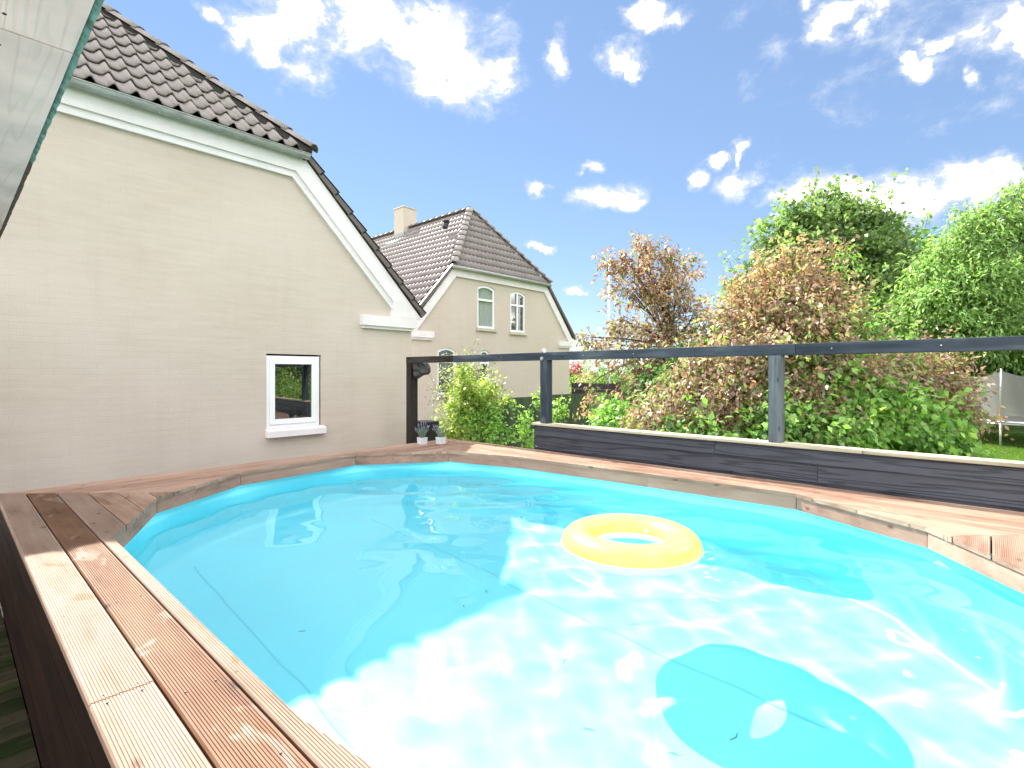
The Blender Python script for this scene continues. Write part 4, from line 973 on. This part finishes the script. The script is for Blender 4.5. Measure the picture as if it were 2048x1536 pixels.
def pb(x, y, d, rx, ry, rd=None, pal=None):     # blob from a pixel at a given depth, radii in photo pixels
    s = d / FPX; t = (at(x, y, d), (rx * s, (rd if rd else rx * s * .8), ry * s))
    return t + (pal,) if pal is not None else t
RED = [(.22, .12, .105), (.26, .145, .12), (.31, .19, .12), (.19, .115, .11), (.28, .21, .15), (.33, .20, .10)]
BRONZE = [(.28, .18, .155), (.32, .225, .19), (.23, .14, .125), (.27, .15, .125), (.24, .23, .10), (.32, .18, .10), (.18, .25, .08), (.24, .30, .10), (.36, .26, .22)]
ORANGE = [(.34, .19, .11), (.30, .165, .12), (.33, .24, .13), (.26, .19, .14), (.24, .25, .12), (.21, .15, .125), (.30, .25, .10)]
GREEN = [(.085, .17, .045), (.11, .21, .05), (.13, .24, .06), (.07, .14, .045)]
FRESH = [(.15, .29, .06), (.19, .34, .07), (.12, .25, .06), (.23, .37, .085)]
DEEP = [(.045, .11, .045), (.06, .14, .05), (.05, .10, .04)]
MAPLE = [(.12, .19, .06), (.15, .23, .075), (.19, .27, .085), (.10, .16, .06)]
PALE = [(.17, .28, .085), (.21, .33, .10), (.14, .24, .07), (.25, .36, .12)]
LIME = [(.22, .30, .055), (.28, .34, .075), (.16, .26, .05), (.30, .34, .10)]
GREY = [(.16, .19, .11), (.20, .22, .14), (.12, .15, .08)]
def gp(x, d):                                  # point on the lawn under a pixel column at depth d
    p = at(x, HY, d); return (p.x, p.y, 0)

# --- purple-leaved plum tree, loose crown
plant('plum_tree', 'loose purple-leaved plum tree with airy crown rising behind the pergola', 'tree', gp(1338, 10.0),
      [pb(1290, 490, 10, 26, 30), pb(1255, 520, 10, 40, 16), pb(1300, 545, 10.1, 62, 34, None, RED), pb(1350, 520, 9.9, 34, 26), pb(1375, 545, 10, 18, 26), pb(1265, 585, 10, 48, 24), pb(1340, 585, 9.8, 50, 34, None, ORANGE), pb(1250, 640, 10.1, 26, 18),
       pb(1385, 630, 9.8, 42, 22), pb(1300, 660, 10, 80, 24), pb(1200, 690, 10, 34, 20), pb(1180, 675, 10, 18, 10), pb(1300, 710, 9.7, 70, 32), pb(1180, 770, 9.6, 14, 42, None, ORANGE), pb(1320, 770, 9.7, 50, 40), pb(1280, 830, 9.5, 60, 40, None, RED)],
      8600, .10, BRONZE + RED[:2], 21, clump=.19, per=24, ragged=.3, trunk_r=.036, twigs=1.6, width=.46, droop=.5, bark='twig', hollow=.15, fork=at(1340, 690, 10.0))
# --- the shrub border along the parapet
def shrub(name, label, cat, x, d, blobs, n, leaf, pal, seed, **k):
    plant(name, label, cat, gp(x, d), blobs, n, leaf, pal, seed, group=k.pop('group', 'shrubs behind the parapet'), part='foliage', **k)
shrub('ninebark_shrub', 'tall bronze and orange leaved shrub with upright orange shoots', 'shrub', 1580, 8.4,
      [pb(1560, 560, 8.6, 42, 26, .4, ORANGE), pb(1530, 600, 8.5, 66, 36, .5, ORANGE), pb(1640, 575, 8.6, 34, 34, .4, RED), pb(1600, 620, 8.3, 105, 48, .7), pb(1490, 640, 8.5, 58, 40, .6), pb(1560, 680, 8.1, 130, 50, .8), pb(1680, 660, 8.2, 60, 40, .6, FRESH), pb(1520, 750, 7.9, 110, 60, .7), pb(1640, 740, 7.9, 110, 50, .7), pb(1560, 510, 8.6, 16, 30, .2, ORANGE), pb(1655, 510, 8.6, 14, 34, .2, RED)] + [pb(x, y, 8.5, 11, 26, .12, p_) for x, y, p_ in ((1500, 560, ORANGE), (1470, 600, None), (1525, 530, ORANGE), (1600, 525, ORANGE), (1630, 540, RED), (1690, 560, RED), (1720, 620, FRESH), (1450, 650, None), (1700, 520, FRESH), (1585, 490, ORANGE))],
      23000, .085, BRONZE, 31, clump=.27, per=48, ragged=.25, trunk_r=.035, bark='twig', width=.55, droop=.4)
shrub('ninebark_shrub', 'spreading bronze leaved shrub arching out beside the trampoline', 'shrub', 1800, 8.4,
      [pb(1790, 720, 8.4, 80, 34, .6), pb(1820, 770, 8.3, 90, 46, .6), pb(1870, 800, 8.2, 60, 48, .5), pb(1900, 850, 8.0, 36, 30, .4), pb(1740, 760, 8.2, 70, 46, .6), pb(1740, 700, 8.4, 60, 22, .5, FRESH), pb(1930, 840, 8.0, 22, 20, .3), pb(1880, 730, 8.4, 34, 24, .3)],
      11500, .085, BRONZE, 32, clump=.25, per=42, ragged=.25, trunk_r=.03, bark='twig', width=.55, droop=.45)
shrub('ninebark_shrub', 'low bronze leaved shrub under the plum tree', 'shrub', 1400, 7.6,
      [pb(1420, 800, 7.6, 90, 50, .6), pb(1330, 830, 7.6, 60, 40, .5), pb(1480, 850, 7.2, 80, 40, .5), pb(1420, 740, 7.9, 70, 36, .5), pb(1640, 850, 7.2, 70, 36, .5), pb(1580, 800, 7.4, 90, 46, .5)],
      15500, .085, [tuple(c * .9 for c in q) for q in BRONZE], 33, clump=.25, per=40, trunk_r=.03, bark='twig', width=.5, droop=.55)
shrub('hazel_shrub', 'bright green broad-leaved shrub crowding the parapet near the trampoline', 'shrub', 1720, 7.4,
      [pb(1720, 800, 7.5, 90, 46, .5), pb(1790, 850, 7.3, 90, 44, .5), pb(1700, 860, 7.0, 70, 34, .4), pb(1860, 880, 7.2, 50, 28, .4), pb(1660, 760, 7.6, 40, 30, .4)],
      9500, .11, FRESH, 34, clump=.19, per=18, trunk_r=.025, width=.62, droop=.5, mat='leaf_gloss')
shrub('hazel_shrub', 'green broad-leaved shrub growing round the middle pergola post', 'shrub', 1560, 7.0,
      [pb(1600, 850, 6.9, 50, 36, .35), pb(1530, 860, 6.8, 40, 32, .3), pb(1500, 820, 7.2, 44, 30, .35), pb(1590, 730, 7.9, 70, 34, .4), pb(1400, 870, 6.9, 50, 26, .35)],
      5200, .11, FRESH + GREEN, 35, clump=.18, per=15, trunk_r=.022, width=.62, droop=.5, mat='leaf_gloss')
shrub('hazel_shrub', 'fresh green shrub filling the corner by the green fence panels', 'shrub', 1270, 8.6,
      [pb(1250, 840, 8.6, 44, 40, .4), pb(1300, 860, 8.2, 60, 36, .4), pb(1390, 730, 8.8, 50, 40, .5, GREEN), pb(1215, 850, 8.8, 14, 46, .2), pb(1350, 790, 8.4, 50, 40, .4, GREEN)],
      7000, .085, FRESH, 36, clump=.18, per=18, trunk_r=.022, width=.6, droop=.4)
# dark leafy heart of the border
shrub('evergreen_shrub', 'dark green dense shrub in the heart of the border', 'shrub', 1600, 9.2,
      [pb(1450, 780, 9.2, 130, 90, .7), pb(1620, 770, 9.2, 130, 100, .7), pb(1780, 800, 9.2, 110, 80, .7), pb(1330, 820, 9.2, 90, 60, .6)],
      15000, .10, DEEP, 37, clump=.24, per=24, trunk_r=.03, width=.6)
# --- trees beyond
def lobes(pts, d, r, pal=None): return [pb(x, y, d, r, r * 1.15, None, pal) for x, y in pts]
plant('maple_tree', 'large green maple towering behind the bronze shrubs', 'tree', gp(1660, 24.0),
      [pb(1640, 440, 24, 55, 34), pb(1600, 490, 24, 70, 40), pb(1700, 450, 24, 60, 44), pb(1560, 530, 23.5, 60, 34), pb(1680, 530, 23.4, 95, 60), pb(1760, 520, 24, 44, 44), pb(1770, 590, 24, 64, 60), pb(1640, 610, 23, 120, 60), pb(1780, 655, 24, 66, 50, None, GREEN), pb(1690, 665, 24, 110, 50)]
      + lobes([(1628, 398), (1655, 388), (1690, 394), (1740, 402), (1590, 425), (1560, 455), (1535, 478), (1775, 440), (1790, 432), (1800, 480), (1515, 525), (1490, 560), (1478, 585), (1812, 520), (1720, 410), (1575, 435)], 24, 17),
      46000, .23, MAPLE, 41, clump=.70, per=85, trunk_r=.2, width=.8, hollow=.5, ragged=.26)
plant('ash_tree', 'pale green feathery ash tree behind the trampoline', 'tree', gp(1960, 19.0),
      [pb(1995, 440, 19, 46, 30), pb(1950, 490, 19, 56, 30), pb(2045, 480, 19, 54, 54), pb(1905, 535, 18.5, 50, 32), pb(1970, 560, 18.5, 84, 46), pb(2060, 570, 19, 64, 56), pb(1880, 610, 18.5, 66, 40), pb(1960, 650, 18.5, 96, 40), pb(2060, 660, 18.5, 80, 50), pb(2130, 520, 19, 60, 90)]
      + lobes([(2000, 402), (2028, 385), (2052, 372), (1965, 420), (1942, 440), (1935, 470), (1905, 492), (1880, 500), (1862, 520), (1848, 545), (1838, 575)], 18.8, 17),
      38000, .20, PALE, 42, clump=.58, per=80, trunk_r=.14, width=.34, droop=.5, hollow=.4, ragged=.32)
plant('beech_tree', 'deep green tree between the maple and the ash', 'tree', gp(1840, 26.0),
      [pb(1855, 520, 26, 50, 30), pb(1820, 565, 26, 56, 44), pb(1880, 570, 26, 50, 46), pb(1840, 640, 26, 80, 46), pb(1800, 690, 26, 80, 30)] + lobes([(1850, 480), (1875, 488), (1825, 505), (1900, 500)], 26, 16),
      16000, .22, GREEN + FRESH, 43, clump=.7, per=80, trunk_r=.15, width=.7, hollow=.5, ragged=.28)
plant('lime_tree', 'dark low-branched tree hanging over the trampoline', 'tree', gp(2060, 21.0),
      [pb(1960, 700, 21, 80, 34), pb(2050, 710, 21, 80, 40), pb(1880, 710, 21, 60, 34), pb(2140, 680, 21, 70, 70), pb(1990, 760, 22, 110, 40), pb(1880, 770, 22, 70, 40)],
      15000, .18, DEEP + GREEN, 44, clump=.6, per=80, trunk_r=.14, width=.7)
# hedge and shrubs further along, seen between the far house and the plum tree
plant('hedge', 'clipped green hedge behind the dark fence', 'hedge', gp(1260, 24), [pb(1190, 765, 24, 60, 26, .7), pb(1270, 765, 24, 60, 34, .7), pb(1350, 765, 24, 60, 34, .7), pb(1440, 750, 24, 70, 60, .8)], 9000, .14, GREEN + FRESH, 51, clump=.35, per=30, trunk_r=.04, part='foliage')
plant('barberry_shrub', 'crimson leaved shrub beside the corner of the tall house', 'shrub', gp(1153, 26), [pb(1152, 745, 26, 16, 18, .4)], 700, .14, [(.22, .03, .05), (.28, .05, .07)], 52, clump=.25, per=20, trunk_r=.03, part='foliage')
for i, (x, y, d, r_, h_) in enumerate([(2280, 560, 26, 150, 190), (2500, 600, 30, 150, 180), (1480, 690, 40, 90, 40)]):
    plant('oak_tree', ['broad oak tree beyond the lawn', 'tall oak tree at the garden boundary', 'low distant tree beyond the hedge'][i], 'tree', gp(x, d), [pb(x, y, d, r_, h_ * .6), pb(x - r_ * .4, y + h_ * .4, d, r_ * .7, h_ * .5), pb(x + r_ * .4, y + h_ * .4, d, r_ * .7, h_ * .5)], 7000, .24, MAPLE, 60 + i, clump=.6, per=28, trunk_r=.2, width=.8)
shrub('laurel_shrub', 'broad green laurel at the end of the shrub border', 'shrub', 3400, 3.5, [((6.5, -2.2, 1.3), (.8, .8, .8)), ((6.7, -3.8, 1.3), (.9, 1.0, .8)), ((6.9, -5.6, 1.3), (1.0, 1.1, .8)), ((6.9, -7.4, 1.3), (1.0, 1.1, .8))], 9000, .10, FRESH + LIME[:2], 81, clump=.3, per=40, trunk_r=.03, width=.6)
plant('oak_tree', 'dark oak tree at the far end of the garden', 'tree', (10.5, -10, 0), [((10.5, -10, 4), (2.6, 2.6, 2.6)), ((11.8, -8, 3.2), (1.6, 1.6, 2.2)), ((9.5, -13, 3.4), (2.2, 2.2, 2.4))], 12000, .22, MAPLE, 82, clump=.8, per=80, trunk_r=.2, width=.8)
plant('copper_beech', 'copper-leaved beech beside the dark oak', 'tree', (10.2, -5.0, 0), [((10.2, -5.0, 3.0), (1.4, 1.4, 2.4)), ((9.8, -6.2, 2.4), (1.1, 1.1, 1.8))], 8000, .15, RED, 83, clump=.6, per=60, trunk_r=.12, width=.7)
# --- climbing yellow shrub and neighbours by the far house
plant('honeysuckle', 'yellow-green climbing honeysuckle spilling over the green fence', 'shrub', gp(945, 9.1),
      [pb(950, 775, 9.1, 38, 20, .3), pb(985, 790, 9.2, 26, 22, .25), pb(930, 810, 9.0, 34, 26, .3), pb(960, 835, 9.0, 44, 26, .3, FRESH), pb(915, 850, 8.9, 26, 26, .25), pb(975, 865, 8.9, 40, 22, .3, FRESH), pb(930, 745, 9.1, 14, 16, .12), pb(895, 870, 8.8, 18, 14, .2)],
      5200, .075, LIME, 71, shoots=.4, clump=.13, per=16, trunk_r=.018, width=.55, twigs=1.2, part='foliage', hollow=.2)
plant('rose_bush', 'sparse grey-leaved rose bush in front of the ground floor windows', 'shrub', gp(915, 9.9),
      [pb(925, 745, 9.9, 36, 26, .3), pb(890, 790, 9.9, 22, 36, .25), pb(955, 740, 9.9, 30, 20, .3), pb(900, 840, 9.8, 26, 24, .3)],
      1500, .06, GREY, 72, clump=.16, per=9, trunk_r=.016, width=.4, twigs=2.5, part='foliage', hollow=.1, bark='twig')
for i, (x, d, bl, lab) in enumerate([(1050, 9.4, [pb(1050, 840, 9.4, 12, 20, .15), pb(1060, 875, 9.4, 16, 16, .15)], 'young vine climbing the first green fence panel'),
                                     (1115, 10.6, [pb(1120, 810, 10.6, 16, 20, .12), pb(1105, 830, 10.4, 10, 16, .12), pb(1075, 800, 10.2, 8, 22, .1)], 'young vine twining beside the pergola post'),
                                     (1205, 11.5, [pb(1208, 830, 11.4, 8, 36, .12)], 'slim vine at the pale end panel of the fence')]):
    plant('vine', lab, 'vine', gp(x, d), bl, [420, 420, 240][i], .07, FRESH + LIME[:1], 75 + i, clump=.10, per=9, trunk_r=.008, width=.6, part='foliage', twigs=2, hollow=.1)

# ================================================================== FENCES, POLE, TRAMPOLINE, BIN
def build_fences():
    F = thing('garden_fence', (9.2, 7.0, 0), 'dark green board fence panels beside the cream houses', 'fence')
    edges = [6.75, 7.37, 8.55, 9.6, 10.33, 11.14]
    for k, (a, b) in enumerate(zip(edges[:-1], edges[1:])):
        top = zc(-.47 - (.02 if k % 2 else 0)); m = MB(); m.box((a + .006, 7.0, .05), (b - .006, 7.022, top)); m.build('panel', M['green_fence_pale'] if k == 4 else M['green_fence'], F)
        m = MB(); m.box((a - .03, 7.024, 0), (a + .03, 7.09, top + .012)); m.build('post', M['green_fence'], F)
    G = thing('dark_fence', (14, 9.6, 0), 'dark aubergine board fence with thick end post further back', 'fence')
    p0, p1 = at(1143, 765, 17.5), at(1236, 768, 16.0); d = (p1 - p0); d.z = 0
    for k in range(9):
        zt = zc(-.33 - k * .2); n = Vector((-d.y, d.x, 0)).normalized() * .02
        m = MB(); m.prism([(p0.x, p0.y, zt), (p1.x, p1.y, zt), (p1.x, p1.y, zt - .19), (p0.x, p0.y, zt - .19)], n); m.build('board', M['dark_fence'], G)
    m = MB(); m.box((p1.x - .06, p1.y - .06, 0), (p1.x + .06, p1.y + .06, zc(-.26))); m.build('post', M['dark_fence'], G)
    p = gp(1218, 20.0); T = thing('flagpole', p, 'slim white flagpole rising behind the plum tree', 'flagpole')
    m = MB(); m.tube([p, (p[0], p[1], 3.2), (p[0], p[1], 6.5)], [.05, .042, .026], 12); m.build('pole', M['pole'], T, smooth=True)
    m = MB(); m.tube([(p[0], p[1], 6.5), (p[0], p[1], 6.54), (p[0], p[1], 6.6)], [.03, .05, .02], 10); m.build('finial', M['pole'], T, smooth=True)
build_fences()
def build_trampoline():
    c = Vector(gp(2068, 16.6)); R_ = 1.95; hr = .76; T = thing('trampoline', c, 'round grey trampoline with safety net standing on the lawn', 'trampoline')
    n = 64; circ = lambda r, z, k, N=n: (c.x + r * math.cos(2 * math.pi * k / N), c.y + r * math.sin(2 * math.pi * k / N), z)
    m = MB(); V = [circ(r, z, k) for r, z in ((R_, hr - .03), (R_ + .03, hr + .01), (R_ - .02, hr + .035), (R_ - .32, hr + .03), (R_ - .33, hr + .01), (R_ - .02, hr - .05)) for k in range(n)]
    m.add(V, [(i * n + k, i * n + (k + 1) % n, (i + 1) % 6 * n + (k + 1) % n, (i + 1) % 6 * n + k) for i in range(6) for k in range(n)]); m.build('pad', M['pad'], T)
    m = MB(); m.add([circ(R_ - .3, hr + .012, k) for k in range(n)], [tuple(range(n))]); m.build('mat', M['mat_black'], T)
    m = MB(); m.tube([circ(R_, hr - .05, k % n) for k in range(n + 1)], .025, 8); m.build('rim', M['galv'], T, smooth=True)
    a0 = math.atan2(*(Vector(gp(1983, 15.6)) - c).yx)
    N = 8; tops = []
    for k in range(N):
        an = a0 + 2 * math.pi * k / N; p = Vector((c.x + (R_ + .03) * math.cos(an), c.y + (R_ + .03) * math.sin(an), 0))
        m = MB(); m.tube([(p.x, p.y, 0), (p.x, p.y, hr - .04)], .028, 8); m.build('leg', M['galv'], T, smooth=True)
        m = MB(); m.tube([(p.x, p.y, hr - .2), (p.x, p.y, hr + 1.0), (p.x - .04 * math.cos(an), p.y - .04 * math.sin(an), hr + 1.62)], .019, 8); m.build('net_pole', M['galv'], T, smooth=True)
    m = MB(); nn = 96; hh = 8
    for i in range(hh + 1):
        t = i / hh
        for k in range(nn):
            an = a0 + 2 * math.pi * k / nn; ph = (k % (nn // N)) / (nn // N); sag = math.sin(math.pi * ph)
            r = R_ - .06 - .10 * sag * (t * (1.2 - t)) + .012 * math.sin(k * 1.7 + i); z = hr + .03 + (1.52 - .20 * sag * t) * t
            m.v.append((c.x + r * math.cos(an), c.y + r * math.sin(an), z))
    m.f += [(i * nn + k, i * nn + (k + 1) % nn, (i + 1) * nn + (k + 1) % nn, (i + 1) * nn + k) for i in range(hh) for k in range(nn)]
    m.build('safety_net', M['net'], T, smooth=True)
build_trampoline()
def build_bin():
    p = at(851, HY, 8.2); B = thing('wheelie_bin', (p.x, p.y, 0), 'black wheelie bin tucked behind the pergola corner post', 'bin')
    zt = zc(-.80); m = MB()
    bot = [(-.12, -.12), (.12, -.12), (.12, .12), (-.12, .12)]
    m.add([(p.x + a, p.y + b, .66) for a, b in bot] + [(p.x + a * 1.25, p.y + b * 1.25, zt) for a, b in bot], [(0, 1, 2, 3), (4, 5, 6, 7)] + [(k, (k + 1) % 4, 4 + (k + 1) % 4, 4 + k) for k in range(4)]); m.build('body', M['bin'], B, bevel=.01)
    m = MB(); m.prism([(p.x - .16, p.y - .16, zt), (p.x + .16, p.y - .16, zt), (p.x + .16, p.y + .16, zt), (p.x - .16, p.y + .16, zt)], (0, 0, .05)); m.build('lid', M['bin'], B, bevel=.015)
    m = MB(); m.box((p.x - .35, p.y - .35, 0), (p.x + .35, p.y + .35, .658)); tag(m.build('step', M['plaster']), kind='structure')
build_bin()

# ================================================================== LAVENDER POTS on the deck corner
def build_pots():
    for i, (x, y) in enumerate(((3.965, 5.12), (4.145, 4.985))):
        T = thing('lavender_pot', (x, y, Z_COP), ['small frosted pot of lavender beside the corner post', 'small frosted pot of lavender on the mitred deck corner'][i], 'potted plant', 'lavender pots on the deck corner')
        m = MB(); s, h = .046, .085
        m.add([(x - s * .9, y - s * .9, Z_COP + .001), (x + s * .9, y - s * .9, Z_COP + .001), (x + s * .9, y + s * .9, Z_COP + .001), (x - s * .9, y + s * .9, Z_COP + .001), (x - s, y - s, Z_COP + h), (x + s, y - s, Z_COP + h), (x + s, y + s, Z_COP + h), (x - s, y + s, Z_COP + h)],
              [(0, 3, 2, 1), (0, 1, 5, 4), (1, 2, 6, 5), (2, 3, 7, 6), (3, 0, 4, 7)])
        q = [(x - s + .006, y - s + .006), (x + s - .006, y - s + .006), (x + s - .006, y + s - .006), (x - s + .006, y + s - .006)]
        m.add([(*a, Z_COP + h) for a in q] + [(*a, Z_COP + .01) for a in q] , [(k, (k + 1) % 4, 4 + (k + 1) % 4, 4 + k) for k in range(4)])
        m.build('pot', M['pot'], T)
        m = MB(); m.box((x - s + .008, y - s + .008, Z_COP + .02), (x + s - .008, y + s - .008, Z_COP + h - .012)); m.build('soil', M['soil'], T)
        rg = random.Random(90 + i); st = MB()
        V, F, C = [], [], []
        for k in range(46):
            a = rg.uniform(0, 6.28); r = rg.uniform(.15, 1) ** .7; tip = Vector((x + math.cos(a) * .095 * r, y + math.sin(a) * .095 * r, Z_COP + h + .15 * (1.15 - .45 * r) * rg.uniform(.7, 1.1)))
            b = Vector((x + math.cos(a) * .02, y + math.sin(a) * .02, Z_COP + h - .02)); mid = b.lerp(tip, .55) + Vector((0, 0, .02))
            st.tube([b, mid, tip], [.0028, .0026, .0012], 4, cap=False)
            if k % 4 == 0:
                fl = MB(); fl.tube([tip, tip + (tip - mid).normalized() * .018, tip + (tip - mid).normalized() * .04], [.003, .006, .002], 6); fl.build('flower', M['lav_flower'], T)
        st.build('leaves', M['lav_leaf'], T)
M['lav_leaf'] = principled('lavender_leaf', (.17, .24, .19), .7, var=.3, scale=20)
M['lav_flower'] = principled('lavender_flower', (.22, .18, .30), .8, var=.2, scale=30)
build_pots()

# ================================================================== debris on the pool floor, grass
def build_debris():
    rng = random.Random(12)
    for k in range(9):
        for _ in range(50):
            x, y = rng.uniform(1.0, 3.8), rng.uniform(.6, 3.6)
            if (Vector((x, y)) - PC).length < 1.55: break
        a = rng.uniform(0, 6.28); L_ = rng.uniform(.02, .07); m = MB()
        p = Vector((x, y, Z_FLOOR + .006)); d = Vector((math.cos(a), math.sin(a), 0)); e = Vector((-d.y, d.x, 0))
        m.tube([p, p + d * L_ * .5 + e * L_ * rng.uniform(-.2, .2), p + d * L_], [.0018, .0022, .001], 5)
        o = m.build('fallen_twig', M['twig']); tag(o, 'small dark twig lying on the pool floor', 'twig', 'twigs on the pool floor'); o.cycles.is_caustics_receiver = True
build_debris()
def build_grass():
    rg = np.random.default_rng(77); n = 42000
    x = rg.uniform(1880, 2150, n); d = rg.uniform(12.0, 19.5, n); l = (x - CX) / FPX * d
    P = np.column_stack([d * ca + l * sa, d * sa - l * ca, np.zeros(n)]); h = rg.uniform(.03, .065, n)[:, None]; a = rg.uniform(0, 6.28, n)
    s = np.column_stack([np.cos(a), np.sin(a), 0 * a]) * .005; t = rg.normal(size=(n, 3)) * .012; t[:, 2] = 0
    V = np.stack([P - s, P + s, P + t + np.array([0, 0, 1]) * h], 1).reshape(-1, 3); F = np.arange(len(V)).reshape(-1, 3)
    c = np.array([(.10, .19, .025), (.14, .23, .035), (.07, .15, .02)])[rg.integers(0, 3, n)]; 
    o = np_mesh('grass', V, F, M['leaf'], None, np.repeat(c, 3, 0)); tag(o, 'short mown grass round the trampoline', 'grass', kind='stuff')
build_grass()
